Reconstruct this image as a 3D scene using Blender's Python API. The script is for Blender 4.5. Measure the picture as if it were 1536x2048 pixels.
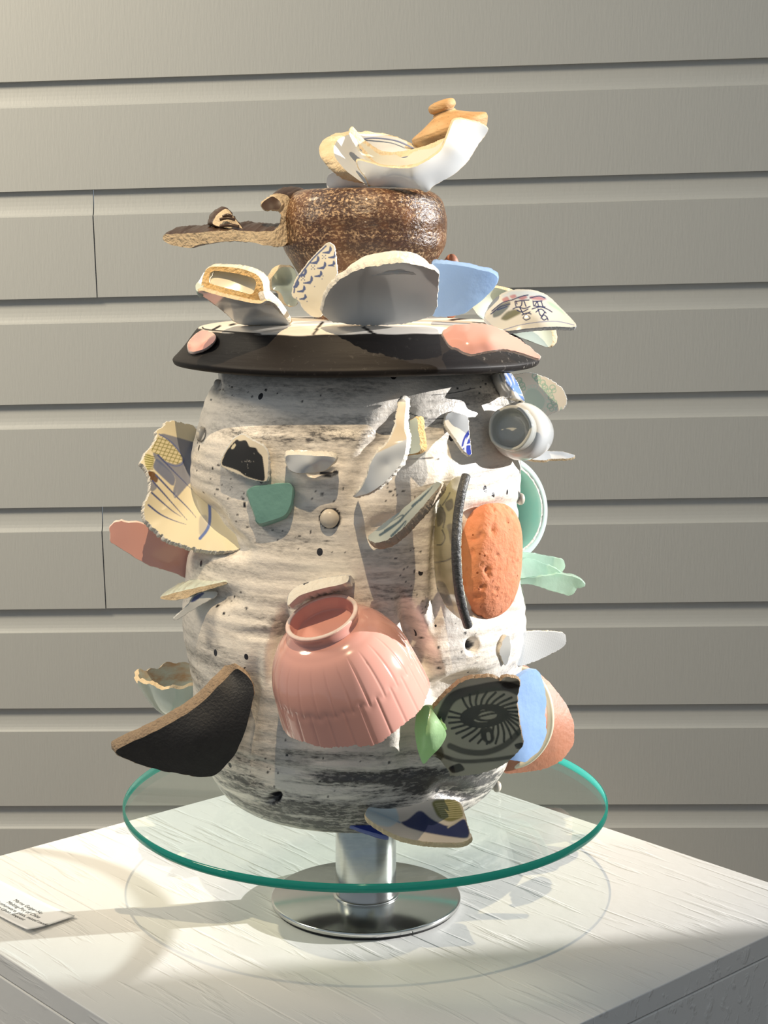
import bpy, math, random
import numpy as np
from mathutils import Vector, Matrix
from mathutils.bvhtree import BVHTree
from mathutils.geometry import delaunay_2d_cdt

random.seed(7); RNG = np.random.default_rng(7)
scene = bpy.context.scene
for o in list(bpy.data.objects): bpy.data.objects.remove(o)
COL = scene.collection

# ------------------------------------------------------------------ camera
F, PITCH, DIST, HGT, XO = 3256.6, 0.1568, 0.9764, 0.4038, 0.0114
cam_data = bpy.data.cameras.new('camera')
cam_data.sensor_fit = 'VERTICAL'; cam_data.sensor_height = 24.0
cam_data.lens = 24.0 * F / 2048.0
cam_data.clip_start = 0.05; cam_data.clip_end = 60
cam = bpy.data.objects.new('camera', cam_data); COL.objects.link(cam)
cam.location = (XO, -DIST, HGT)
cam.rotation_euler = (math.pi / 2 - PITCH, 0, 0)
scene.camera = cam
CP, SP = math.cos(PITCH), math.sin(PITCH)
CAM = Vector((XO, -DIST, HGT))
CR, CU, CT = Vector((1, 0, 0)), Vector((0, SP, CP)), Vector((0, -CP, SP))   # right, up, towards the camera

# ------------------------------------------------------------------ world, sun, lamps, exposure
world = bpy.data.worlds.new('world'); scene.world = world; world.use_nodes = True
bg = world.node_tree.nodes['Background']
bg.inputs['Color'].default_value = (0.78, 0.89, 1.0, 1); bg.inputs['Strength'].default_value = 0.35
SUN_EL, SUN_AZ = math.radians(14.0), math.radians(10.5)
sun_vec = Vector((math.cos(SUN_EL) * math.cos(SUN_AZ), math.cos(SUN_EL) * math.sin(SUN_AZ), math.sin(SUN_EL)))
sd = bpy.data.lights.new('sun', 'SUN'); sd.energy = 7.4; sd.angle = math.radians(0.53); sd.color = (1.0, 0.985, 0.965)
sun = bpy.data.objects.new('sun', sd); COL.objects.link(sun)
sun.rotation_euler = sun_vec.to_track_quat('Z', 'Y').to_euler(); sun.location = sun_vec * 5
def spot(name, loc, target, watts, color, size, blend, radius):
    d = bpy.data.lights.new(name, 'SPOT'); d.energy = watts; d.color = color
    d.spot_size = math.radians(size); d.spot_blend = blend; d.shadow_soft_size = radius
    o = bpy.data.objects.new(name, d); COL.objects.link(o); o.location = loc
    o.rotation_euler = (Vector(loc) - Vector(target)).to_track_quat('Z', 'Y').to_euler()
    return o
spot('gallery_spot', (-0.02, -0.76, 1.50), (-0.01, 0.0, 0.44), 86, (1.0, 0.78, 0.50), 30, 1.0, 0.006)
spot('wall_washer', (-1.75, 0.0, 1.75), (-0.7, 1.2, 0.3), 215, (1.0, 0.87, 0.66), 110, 1.0, 0.30)
vs = scene.view_settings
vs.view_transform = 'Standard'; vs.look = 'None'; vs.gamma = 1.0; vs.use_curve_mapping = False; vs.exposure = 0.0

# ------------------------------------------------------------------ helpers
def lin(c):
    c = np.asarray(c, float) / 255.0
    return np.where(c <= 0.04045, c / 12.92, ((c + 0.055) / 1.055) ** 2.4)
def W(px, py, d):
    """point on the ray of a photo pixel, d millimetres in front of the jar's axis plane"""
    a = (px - 768) / F; b = (1024 - py) / F
    r = Vector((a, CP + b * SP, -SP + b * CP))
    return CAM + r * ((DIST - d / 1000.0) / r.y)
def Wn(px, py, d):
    a = (px - 768) / F; b = (1024 - py) / F
    ry = CP + b * SP; rz = -SP + b * CP
    t = (DIST - d / 1000.0) / ry
    return np.stack([XO + a * t, -DIST + ry * t, HGT + rz * t], 1)
def to_px(P):
    x = P[:, 0] - XO; y = P[:, 1] + DIST; z = P[:, 2] - HGT
    zz = y * CP - z * SP; up = y * SP + z * CP
    return 768 + F * x / zz, 1024 - F * up / zz
def on_z(px, py, z):
    a = (px - 768) / F; b = (1024 - py) / F
    r = Vector((a, CP + b * SP, -SP + b * CP))
    return CAM + r * ((z - HGT) / r.z)

def nmat(name):
    m = bpy.data.materials.new(name); m.use_nodes = True
    return m, m.node_tree.nodes, m.node_tree.links, m.node_tree.nodes['Principled BSDF']
def mat(name, color, rough=0.35, metal=0.0, var=0.0, vscale=120, vcol=None, bump=0.0, bscale=300, coat=0.0, trans=0.0,
        sss=0.0, stretch=(1, 1, 1), attr=None, ior=1.5, speck=None, alpha=1.0):
    m, N, L, P = nmat(name)
    P.inputs['Roughness'].default_value = rough; P.inputs['Metallic'].default_value = metal
    P.inputs['IOR'].default_value = ior
    if coat: P.inputs['Coat Weight'].default_value = coat; P.inputs['Coat Roughness'].default_value = 0.05
    if trans: P.inputs['Transmission Weight'].default_value = trans
    if sss:
        P.inputs['Subsurface Weight'].default_value = sss; P.inputs['Subsurface Radius'].default_value = (1, 1, 1)
        P.inputs['Subsurface Scale'].default_value = 0.006
    tc = N.new('ShaderNodeTexCoord'); mp = N.new('ShaderNodeMapping'); mp.inputs['Scale'].default_value = stretch
    L.new(tc.outputs['Object'], mp.inputs['Vector'])
    if attr:
        at = N.new('ShaderNodeAttribute'); at.attribute_name = attr; src = at.outputs['Color']
    else:
        rgb = N.new('ShaderNodeRGB'); rgb.outputs[0].default_value = (*color, 1); src = rgb.outputs[0]
    if var:
        nz = N.new('ShaderNodeTexNoise'); nz.inputs['Scale'].default_value = vscale; nz.inputs['Detail'].default_value = 6
        nz.inputs['Roughness'].default_value = 0.65
        L.new(mp.outputs[0], nz.inputs['Vector'])
        rp = N.new('ShaderNodeValToRGB'); rp.color_ramp.elements[0].position = 0.38; rp.color_ramp.elements[1].position = 0.66
        L.new(nz.outputs['Fac'], rp.inputs[0])
        mu = N.new('ShaderNodeMath'); mu.operation = 'MULTIPLY'; mu.inputs[1].default_value = var
        L.new(rp.outputs[0], mu.inputs[0])
        mx = N.new('ShaderNodeMix'); mx.data_type = 'RGBA'
        L.new(mu.outputs[0], mx.inputs[0]); L.new(src, mx.inputs[6])
        mx.inputs[7].default_value = (*(vcol if vcol is not None else tuple(c * 0.5 for c in color)), 1)
        src = mx.outputs[2]
    if speck:
        sc, thr, scol = speck
        vo = N.new('ShaderNodeTexVoronoi'); vo.inputs['Scale'].default_value = sc
        L.new(mp.outputs[0], vo.inputs['Vector'])
        lt = N.new('ShaderNodeMath'); lt.operation = 'LESS_THAN'; lt.inputs[1].default_value = thr
        L.new(vo.outputs['Distance'], lt.inputs[0])
        mx = N.new('ShaderNodeMix'); mx.data_type = 'RGBA'
        L.new(lt.outputs[0], mx.inputs[0]); L.new(src, mx.inputs[6]); mx.inputs[7].default_value = (*scol, 1)
        src = mx.outputs[2]
    L.new(src, P.inputs['Base Color'])
    if bump:
        nb = N.new('ShaderNodeTexNoise'); nb.inputs['Scale'].default_value = bscale; nb.inputs['Detail'].default_value = 4
        L.new(mp.outputs[0], nb.inputs['Vector'])
        bp = N.new('ShaderNodeBump'); bp.inputs['Strength'].default_value = bump; bp.inputs['Distance'].default_value = 0.002
        L.new(nb.outputs['Fac'], bp.inputs['Height']); L.new(bp.outputs[0], P.inputs['Normal'])
    return m

def mesh_obj(name, verts, faces, mats, parent=None, smooth=True, mat_idx=None, col=None, label=None):
    me = bpy.data.meshes.new(name)
    me.from_pydata([tuple(v) for v in verts], [], [tuple(f) for f in faces])
    for m in (mats if isinstance(mats, (list, tuple)) else [mats]): me.materials.append(m)
    if mat_idx is not None: me.polygons.foreach_set('material_index', np.asarray(mat_idx, np.int32))
    if smooth: me.polygons.foreach_set('use_smooth', np.ones(len(me.polygons), bool))
    if col is not None:
        a = me.color_attributes.new('paint', 'FLOAT_COLOR', 'POINT')
        c4 = np.ones((len(verts), 4), np.float32); c4[:, :3] = col
        a.data.foreach_set('color', c4.ravel())
    me.update()
    o = bpy.data.objects.new(name, me); COL.objects.link(o)
    if parent is not None: o.parent = parent; o.matrix_parent_inverse = parent.matrix_world.inverted()
    if label: o['label'] = label
    return o
def empty(name, loc):
    o = bpy.data.objects.new(name, None); COL.objects.link(o); o.location = loc; o.empty_display_size = 0.02
    bpy.context.view_layer.update()
    return o
def tag(o, label, cat, group=None):
    o['label'] = label; o['category'] = cat
    if group: o['group'] = group
    return o
def struct(o): o['kind'] = 'structure'; return o

def box(name, lo, hi, m, parent=None, bevel=0.0, label=None):
    x0, y0, z0 = lo; x1, y1, z1 = hi
    v = [(x0,y0,z0),(x1,y0,z0),(x1,y1,z0),(x0,y1,z0),(x0,y0,z1),(x1,y0,z1),(x1,y1,z1),(x0,y1,z1)]
    f = [(0,3,2,1),(4,5,6,7),(0,1,5,4),(1,2,6,5),(2,3,7,6),(3,0,4,7)]
    o = mesh_obj(name, v, f, m, parent, smooth=False, label=label)
    if bevel:
        b = o.modifiers.new('bevel', 'BEVEL'); b.width = bevel; b.segments = 2; b.limit_method = 'ANGLE'
    return o

def noise1(n, k, seed):
    """smooth closed noise of n samples with k bumps"""
    r = np.random.default_rng(seed); t = np.linspace(0, 2*np.pi, n, endpoint=False); s = np.zeros(n)
    for i in range(1, k + 1): s += r.normal() * np.cos(i * t + r.uniform(0, 6.28)) / math.sqrt(k)
    return s

# --- thin plate spline
def tps_fit(xy, v):
    n = len(xy); s = 100.0
    q = xy / s
    r2 = ((q[:, None] - q[None]) ** 2).sum(-1)
    K = np.where(r2 > 0, r2 * np.log(r2 + 1e-12), 0) + np.eye(n) * 1e-3
    A = np.zeros((n + 3, n + 3)); A[:n, :n] = K; A[:n, n] = 1; A[:n, n+1:] = q; A[n, :n] = 1; A[n+1:, :n] = q.T
    w = np.linalg.solve(A + np.eye(n + 3) * 1e-9, np.concatenate([v, np.zeros(3)]))
    def ev(p):
        p = p / s; r2 = ((p[:, None] - q[None]) ** 2).sum(-1)
        return np.where(r2 > 0, r2 * np.log(r2 + 1e-12), 0) @ w[:n] + w[n] + p @ w[n+1:]
    return ev
def inside(poly, p):
    x, y = p[:, 0], p[:, 1]; c = np.zeros(len(p), bool); j = len(poly) - 1
    for i in range(len(poly)):
        xi, yi = poly[i]; xj, yj = poly[j]
        m = ((yi > y) != (yj > y)) & (x < (xj - xi) * (y - yi) / (yj - yi + 1e-12) + xi)
        c ^= m; j = i
    return c
def seg_dist(pts, q):
    """distance of every q to the polyline pts, and the position along it 0..1"""
    best = np.full(len(q), 1e9); tt = np.zeros(len(q)); n = len(pts) - 1
    for i in range(n):
        a = np.array(pts[i], float); b = np.array(pts[i+1], float); ab = b - a
        t = np.clip(((q - a) @ ab) / (ab @ ab + 1e-9), 0, 1)
        d = np.hypot(*(q - a - t[:, None] * ab).T)
        m = d < best; best[m] = d[m]; tt[m] = (i + t[m]) / n
    return best, tt
def chaikin(P, it=2, r=0.18, closed=True):
    P = np.asarray(P, float)
    for _ in range(it):
        Q = np.roll(P, -1, 0)
        P = np.stack([P * (1 - r) + Q * r, P * r + Q * (1 - r)], 1).reshape(-1, P.shape[1])
    return P
def resample(P, step):
    Q = np.roll(P, -1, 0); L = np.hypot(*(Q - P).T); c = np.concatenate([[0], np.cumsum(L)])
    n = max(8, int(c[-1] / step)); t = np.linspace(0, c[-1], n, endpoint=False)
    PP = np.vstack([P, P[:1]])
    return np.stack([np.interp(t, c, PP[:, 0]), np.interp(t, c, PP[:, 1])], 1)
def smooth_curve(pts, n=8):
    P = np.asarray(pts, float); out = []
    for i in range(len(P) - 1):
        p0 = P[max(i-1, 0)]; p1 = P[i]; p2 = P[i+1]; p3 = P[min(i+2, len(P)-1)]
        for k in range(n):
            t = k / n
            out.append(0.5*((2*p1)+(-p0+p2)*t+(2*p0-5*p1+4*p2-p3)*t*t+(-p0+3*p1-3*p2+p3)*t**3))
    out.append(P[-1]); return np.array(out)

class Paint:
    """flat glaze decoration, given in the shard's own two drawing coordinates"""
    def __init__(s, q, base): s.q = q; s.c = np.tile(np.asarray(base, float), (len(q), 1))
    def mixin(s, a, col): s.c = s.c * (1 - a[:, None]) + np.asarray(col) * a[:, None]
    def line(s, pts, w, col, soft=1.0, curve=True, taper=False, op=1.0):
        P = smooth_curve(pts, 6) if curve and len(pts) > 2 else pts
        d, t = seg_dist(P, s.q); ww = w * 0.5
        if taper: ww = ww * np.clip(1.15 - t, 0.15, 1)
        s.mixin(np.clip((ww - d) / soft + 0.5, 0, 1) * op, col)
    def area(s, poly, col, soft=1.2, op=1.0, rnd=True):
        P = chaikin(poly, 2) if rnd else np.asarray(poly, float)
        i = inside(P, s.q); d, _ = seg_dist(np.vstack([P, P[:1]]), s.q)
        s.mixin(np.clip(np.where(i, d, -d) / soft + 0.5, 0, 1) * op, col)
    def dots(s, pts, r, col):
        for p in pts: s.mixin(np.clip((r - np.hypot(*(s.q - np.array(p)).T)) / 0.8 + 0.5, 0, 1), col)
    def ring(s, c, rx, ry, w, col, rot=0.0, op=1.0):
        a = math.radians(rot); v = s.q - np.array(c)
        x = v[:, 0]*math.cos(a)+v[:, 1]*math.sin(a); y = -v[:, 0]*math.sin(a)+v[:, 1]*math.cos(a)
        r = np.hypot(x/rx, y/ry); d = np.abs(r-1)*min(rx, ry)
        s.mixin(np.clip((w*0.5-d)/1.0+0.5, 0, 1)*op, col)

def shard(name, parent, outline, face, edge, th=4.0, vec=None, inner=(), step=4.0, jag=0.6, rnd=2, back=None,
          paint=None, base=(0.8, 0.8, 0.78), label=None, holes=(), seed=None, edge_name='broken_edge', bulge=0.12, rr=0.18):
    """a broken piece: outline points (x, y, depth mm), smoothly curved, with real thickness and a rough broken edge"""
    seed = seed if seed is not None else (abs(hash((len(outline), int(outline[0][0]*7 + outline[0][1])))) % 99991)
    rg = np.random.default_rng(seed)
    C = np.array(list(outline) + list(inner), float); ev = tps_fit(C[:, :2], C[:, 2])
    B = resample(chaikin(np.array(outline, float)[:, :2], rnd, rr) if rnd else np.array(outline, float)[:, :2], step)
    if jag:
        n = len(B); t = np.roll(B, -1, 0) - np.roll(B, 1, 0); t /= np.hypot(*t.T)[:, None] + 1e-9
        nn = np.stack([-t[:, 1], t[:, 0]], 1)
        B = B + nn * (jag * ((0.6 if vec is None or max(map(abs, vec)) < 6 else 0.1) * rg.normal(size=n) + noise1(n, max(4, n // 6), seed)))[:, None]
    loops = [B] + [resample(chaikin(np.array(h, float)[:, :2], 2), step) for h in holes]
    lo, hi = B.min(0), B.max(0)
    gx = np.arange(lo[0], hi[0], step); gy = np.arange(lo[1], hi[1], step * 0.87)
    G = np.array([(x + (k % 2) * step * 0.5, y) for k, y in enumerate(gy) for x in gx]) if len(gx) and len(gy) else np.zeros((0, 2))
    if len(G):
        k = inside(B, G)
        for h in loops[1:]: k &= ~inside(h, G)
        G = G[k]
        for l in loops:
            if len(G):
                # distance to boundary samples only: cheap and sufficient
                keep = np.ones(len(G), bool)
                for s0 in range(0, len(G), 4000):
                    q = G[s0:s0+4000]; keep[s0:s0+4000] = ((q[:, None] - l[None]) ** 2).sum(-1).min(1) > (0.55 * step) ** 2
                G = G[keep]
    P2 = np.vstack(loops + [G]) if len(G) else np.vstack(loops)
    E = []; k0 = 0
    for l in loops:
        E += [(k0 + i, k0 + (i + 1) % len(l)) for i in range(len(l))]; k0 += len(l)
    vv, _, tri, ov, _, _ = delaunay_2d_cdt([Vector((x, -y)) for x, y in P2], E, [], 0, 1e-5)
    P2 = np.array([(v.x, -v.y) for v in vv]); T = np.array([list(t) for t in tri])
    c = P2[T].mean(1); k = inside(B, c)
    for h in loops[1:]: k &= ~inside(h, c)
    T = T[k]
    remap = {}
    for i, o_ in enumerate(ov):
        for j in o_: remap[j] = i
    d = ev(P2); V = Wn(P2[:, 0], P2[:, 1], d)
    a, b, cc = V[T[:, 0]], V[T[:, 1]], V[T[:, 2]]
    fn = np.cross(b - a, cc - a)
    if (fn @ np.array(CT)).sum() < 0: T = T[:, ::-1]; fn = -fn
    vn = np.zeros_like(V)
    for i in range(3): np.add.at(vn, T[:, i], fn)
    vn /= np.linalg.norm(vn, axis=1)[:, None] + 1e-12
    if vec is None: off = -vn * th / 1000.0
    else: off = np.tile(np.array(vec, float) / 1000.0, (len(V), 1))
    n = len(V)
    VV = np.vstack([V, V + off]); FF = [tuple(t) for t in T] + [tuple(t[::-1] + n) for t in T]
    col = None
    if paint is not None:
        pt = Paint(P2, base); paint(pt); col = np.vstack([pt.c, np.tile(np.asarray(base, float), (n, 1))])
    o = mesh_obj(name, VV, FF, [face, back or face], parent, True, [0] * len(T) + [1] * len(T), col, label)
    ev_, ef = [], []; k0 = 0
    for l in loops:
        m = len(l); ids = [remap.get(k0 + i, k0 + i) for i in range(m)]; k0 += m
        A = V[ids]; Bk = A + off[ids]
        t = np.roll(l, -1, 0) - np.roll(l, 1, 0); t /= np.hypot(*t.T)[:, None] + 1e-9
        area = 0.5 * np.sum(l[:, 0] * np.roll(l[:, 1], -1) - np.roll(l[:, 0], -1) * l[:, 1])
        sg = 1 if area > 0 else -1
        ow = sg * (t[:, 1:2] * np.array(CR) + (t[:, 0:1]) * np.array(CU))
        th_ = np.linalg.norm(off[ids], axis=1)[:, None]
        rows = [A + off[ids]*0.0]
        for fr, bl in ((0.12, 0.6), (0.5, 1.0), (0.88, 0.6)):
            rows.append(A + off[ids]*fr + ow * th_ * np.minimum(bulge, 0.0012/np.maximum(th_, 1e-6)) * bl * (1 + 0.3 * rg.normal(size=(m, 1))))
        rows.append(Bk)
        s0 = len(ev_)
        for r_ in rows: ev_ += list(r_)
        for r_ in range(4):
            for i in range(m):
                j = (i + 1) % m; q = (s0+r_*m+i, s0+r_*m+j, s0+(r_+1)*m+j, s0+(r_+1)*m+i)
                ef.append(q if sg < 0 else q[::-1])
    if vec is not None and np.linalg.norm(vec) > 11:      # a deep slab stays one mesh
        me = o.data; k = len(VV); allv = np.vstack([VV, np.array(ev_)]); ff = FF + [tuple(i + k for i in f) for f in ef]
        bpy.data.objects.remove(o); bpy.data.meshes.remove(me)
        idm = {}; key = np.round(allv * 1e7).astype(np.int64); mp_ = np.zeros(len(allv), int)
        for i, kk in enumerate(map(tuple, key)): mp_[i] = idm.setdefault(kk, i)
        ff = [tuple(mp_[list(f)]) for f in ff]
        c3 = None if col is None else np.vstack([col, np.tile(np.asarray(base, float), (len(ev_), 1))])
        o = mesh_obj(name, allv, ff, [face, back or face, edge], parent, True, [0]*len(T) + [1]*len(T) + [2]*len(ef), c3, label)
        o.data.set_sharp_from_angle(angle=0.8); return o
    mesh_obj(edge_name, ev_, ef, edge, o, True)
    return o

def frame(center, axis, ref=None):
    z = Vector(axis).normalized(); r = Vector(ref) if ref is not None else CT
    x = (r - z * r.dot(z)).normalized(); y = z.cross(x)
    M = Matrix((x, y, z)).transposed().to_4x4(); M.translation = Vector(center); return M
def lathe(name, parent, prof, M, m, segs=96, arc=None, rfun=None, close=False, label=None, smooth=True, sub=1, paint=None, base=(.8,.8,.8)):
    """profile [(r mm, z mm)] turned about the local z axis"""
    P = np.array(prof, float)
    if sub > 1: P = smooth_curve(P, sub)
    full = arc is None; t0, t1 = (0, 2*math.pi) if full else arc
    th = np.linspace(t0, t1, segs, endpoint=not full)
    V = []; 
    for r, z in P:
        R = np.full(segs, r)
        if rfun is not None: R = R + rfun(th, r, z)
        V.append(np.stack([R*np.cos(th), R*np.sin(th), np.full(segs, z)], 1))
    V = np.vstack(V) / 1000.0; Mn = np.array(M); V = V @ Mn[:3, :3].T + Mn[:3, 3]
    Fc = []; n = segs; np_ = len(P)
    for k in range(np_ - (0 if close else 1)):
        k2 = (k + 1) % np_
        for i in range(n if full else n - 1):
            j = (i + 1) % n; Fc.append((k*n+i, k*n+j, k2*n+j, k2*n+i))
    col = None
    if paint is not None:
        px, py = to_px(V); pt = Paint(np.stack([px, py], 1), base); paint(pt); col = pt.c
    return mesh_obj(name, V, Fc, m, parent, smooth, None, col, label)
def bowl(name, parent, prof, th, M, face, edge, lim=None, segs=160, ns=40, arc=None, rfun=None, label=None, inner_mat=None, jag=0.01):
    """a bowl wall: outer profile [(r, z)] mm, wall th mm, broken where lim(theta) cuts its length"""
    P = smooth_curve(np.array(prof, float), 10); L = np.hypot(*np.diff(P, axis=0).T); c = np.concatenate([[0], np.cumsum(L)]); c /= c[-1]
    tg = np.gradient(P, axis=0); tg /= np.hypot(*tg.T)[:, None] + 1e-9; nn = np.stack([-tg[:, 1], tg[:, 0]], 1)
    if (nn[:, 0]).sum() > 0: nn = -nn
    I = P + nn * th; I[:, 0] = np.maximum(I[:, 0], 0)
    full = arc is None; t0, t1 = (0, 2*math.pi) if full else arc
    tt = np.linspace(t0, t1, segs, endpoint=not full)
    lm = np.ones(segs) if lim is None else np.array([lim(t) for t in tt])
    lm = np.clip(lm + jag * RNG.normal(size=segs), 0.02, 1.0)
    def grid(Q, outer):
        V = []
        for k in range(ns):
            s = k / (ns - 1) * lm; r = np.interp(s, c, Q[:, 0]); z = np.interp(s, c, Q[:, 1])
            if rfun is not None and outer: r = r + rfun(tt, s)
            V.append(np.stack([r*np.cos(tt), r*np.sin(tt), z], 1))
        V = np.vstack(V) / 1000.0; Mn = np.array(M); return V @ Mn[:3, :3].T + Mn[:3, 3]
    A, B = grid(P, True), grid(I, False); n = segs; Fc = []
    for k in range(ns - 1):
        for i in range(n if full else n - 1):
            j = (i+1) % n; Fc.append((k*n+i, k*n+j, (k+1)*n+j, (k+1)*n+i))
    nA = len(A); FB = [tuple(x + nA for x in f[::-1]) for f in Fc]
    o = mesh_obj(name, np.vstack([A, B]), Fc + FB, [face, inner_mat or face], parent, True, [0]*len(Fc) + [1]*len(FB), None, label)
    # rim and, for an arc, the two side breaks
    loop = [(ns-1)*n+i for i in range(n)]
    if not full: loop = [k*n for k in range(ns)] + loop + [k*n+n-1 for k in range(ns-1, -1, -1)]
    a, b = A[loop], B[loop]; mid = (a+b)/2; cen = A.mean(0)
    ow = (mid - cen); ow /= np.linalg.norm(ow, axis=1)[:, None]+1e-9
    mid = mid + ow * 0.0003 * (1 + 0.6*RNG.normal(size=(len(loop), 1)))
    V = np.vstack([a, mid, b]); m = len(loop); Fe = []
    for r_ in range(2):
        for i in range(m if full else m-1):
            j = (i+1) % m; Fe.append((r_*m+i, r_*m+j, (r_+1)*m+j, (r_+1)*m+i))
    mesh_obj('broken_edge', V, Fe, edge, o, True)
    return o
def tube(name, parent, pts, rad, m, n=10, label=None, caps=True):
    P = np.array([tuple(p) for p in pts]); V = []; Fc = []
    rad = np.broadcast_to(np.asarray(rad, float), (len(P),)) / 1000.0
    T = np.gradient(P, axis=0); T /= np.linalg.norm(T, axis=1)[:, None]
    u = np.cross(T[0], np.array(CT)); u /= np.linalg.norm(u)
    for k in range(len(P)):
        u = u - T[k] * (u @ T[k]); u /= np.linalg.norm(u); w = np.cross(T[k], u)
        for i in range(n):
            a = 2*math.pi*i/n; V.append(P[k] + rad[k]*(math.cos(a)*u + math.sin(a)*w))
    for k in range(len(P)-1):
        for i in range(n): j = (i+1) % n; Fc.append((k*n+i, k*n+j, (k+1)*n+j, (k+1)*n+i))
    if caps: Fc += [tuple(range(n))[::-1], tuple((len(P)-1)*n + i for i in range(n))]
    return mesh_obj(name, V, Fc, m, parent, True, label=label)
def blob(name, parent, M, ax, m, nu=48, nv=28, power=2.0, lump=0.0, seed=1, label=None):
    """rounded solid (superellipsoid) with half sizes ax in mm and slow lumps"""
    r = np.random.default_rng(seed); V = []; K = [(r.normal(size=3), r.uniform(0, 6.28)) for _ in range(7)]
    for j in range(nv + 1):
        ph = -math.pi/2 + math.pi*j/nv
        for i in range(nu):
            a = 2*math.pi*i/nu; d = np.array([math.cos(ph)*math.cos(a), math.cos(ph)*math.sin(a), math.sin(ph)])
            s = (np.abs(d) ** power).sum() ** (-1/power)
            s *= 1 + lump * sum(math.sin(k @ d * 2.2 + p) for k, p in K) / 3
            V.append(d * s * np.array(ax) / 1000.0)
    V = np.array(V); Mn = np.array(M); V = V @ Mn[:3, :3].T + Mn[:3, 3]; Fc = []
    for j in range(nv):
        for i in range(nu): k = (i+1) % nu; Fc.append((j*nu+i, j*nu+k, (j+1)*nu+k, (j+1)*nu+i))
    return mesh_obj(name, V, Fc, m, parent, True, label=label)

# ------------------------------------------------------------------ the room
WY, WYAW, WTILT, PER = 1.2, math.radians(3.6), math.radians(1.4), 0.1419
M_wall = mat('wall_paint', (0.545, 0.545, 0.515), rough=0.5, var=0.10, vscale=5, stretch=(9, 9, 1.2), vcol=(0.505, 0.505, 0.485), bump=0.12, bscale=40)
M_plain = mat('room_paint', (0.55, 0.54, 0.52), rough=0.7, var=0.1, vscale=3)
M_floor = mat('floor_wood', (0.22, 0.15, 0.09), rough=0.45, var=0.6, vscale=4, stretch=(1, 14, 1), vcol=(0.12, 0.07, 0.04))
wall = empty('wall_back', (0, WY, 0)); struct(wall)
# wall frame: x along the boards (slightly sloping), y out of the wall, z up
wx = Vector((math.cos(WYAW), -math.sin(WYAW), 0)); wn = Vector((-math.sin(WYAW), -math.cos(WYAW), 0))
wxt = (wx * math.cos(WTILT) + Vector((0, 0, 1)) * math.sin(WTILT)); wz = wxt.cross(-wn).normalized()
if wz.z < 0: wz = -wz
def wallpt(x, o, z): return Vector((0, WY, 0)) + wxt * x + wn * o + wz * z
LIP, COVE = 0.0085, 0.034
prof = [(-0.012, 0.0), (0.0, 0.0), (0.0, PER - COVE)]
for k in range(1, 9):
    a = k / 8 * math.pi / 2
    prof.append((-LIP * math.sin(a), PER - COVE + (COVE-0.001) * (1 - math.cos(a))))
prof.append((-LIP, PER + 0.004)); prof.append((-0.012, PER + 0.004))
Z0 = 0.640 - PER   # top groove seen in the photograph
joints = {1: [-0.365], 4: [-0.375], -3: [0.9], 0: [1.1], 3: [1.3], 6: [-1.2]}
for row in range(-5, 13):
    z = Z0 - PER * row - 0.0
    cuts = [-2.6] + joints.get(row, []) + [2.62]
    for a, b in zip(cuts[:-1], cuts[1:]):
        a2 = a + (0.0006 if a > -2.5 else 0); b2 = b - (0.0006 if b < 2.5 else 0); off = 0.0012 if (row in (1, 4) and a < -1) else 0.0
        V = []; 
        for o_, zz in prof: V.append(wallpt(a2, o_ + off, z + zz))
        for o_, zz in prof: V.append(wallpt(b2, o_ + off, z + zz))
        n = len(prof); Fc = [(i, i+1, n+i+1, n+i) for i in range(n-1)] + [(n-1, 0, n, 2*n-1), tuple(range(n))[::-1], tuple(range(n, 2*n))]
        ob = mesh_obj('board', V, Fc, M_wall, wall, smooth=False)
struct(box('floor', (-2.8, -3.2, -1.0), (2.72, 1.5, -0.95), M_floor))
# right wall with the window the low sun comes through
wr = empty('wall_right', (2.62, 0, -0.95)); struct(wr)
SY0, SY1, SZ0, SZ1 = 0.399, 1.0, 0.535, 1.75      # window with the low sill; added unseen neighbour's raised sill cuts the low sun
SYF, SZF = -0.75, 0.775
box('wall_panel', (2.62, -3.2, -0.95), (2.72, SYF, 2.1), M_plain, wr)
box('wall_panel', (2.62, SYF, -0.95), (2.72, SY0, SZF), M_plain, wr)  # wall under the raised sill, added to block sun from the plinth front
box('wall_panel', (2.62, SYF, SZ1), (2.72, SY0, 2.1), M_plain, wr)
box('wall_panel', (2.62, SY1, -0.95), (2.72, 1.5, 2.1), M_plain, wr)
box('wall_panel', (2.62, SY0, -0.95), (2.72, SY1, SZ0), M_plain, wr)
box('wall_panel', (2.62, SY0, SZ1), (2.72, SY1, 2.1), M_plain, wr)
M_trim = mat('window_trim', (0.75, 0.74, 0.72), rough=0.4)
wd = empty('window_1', (2.66, (SY0+SY1)/2, SZ0)); struct(wd)
box('window_frame', (2.60, SY0-0.06, SZ0-0.05), (2.618, SY0, SZF), M_trim, wd, 0.002)
box('window_frame', (2.60, SY1, SZ0-0.05), (2.618, SY1+0.05, SZ1+0.06), M_trim, wd, 0.002)
box('window_frame', (2.60, SY0, SZ1), (2.618, SY1, SZ1+0.06), M_trim, wd, 0.002)
box('window_sill', (2.585, SY0, SZ0-0.03), (2.618, SY1+0.06, SZ0-0.002), M_trim, wd, 0.002)
wd2 = empty('sun_cut_window', (2.66, (SYF+SY0)/2, SZF)); struct(wd2)  # unseen window, its sill height shaped to cut the low sun
box('window_frame', (2.60, SYF-0.06, SZF-0.03), (2.618, SYF, SZ1+0.06), M_trim, wd2, 0.002)
box('window_frame', (2.60, SYF, SZ1), (2.618, SY0, SZ1+0.06), M_trim, wd2, 0.002)
box('window_sill', (2.585, SYF, SZF-0.03), (2.618, SY0-0.06, SZF-0.002), M_trim, wd2, 0.002)

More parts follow.
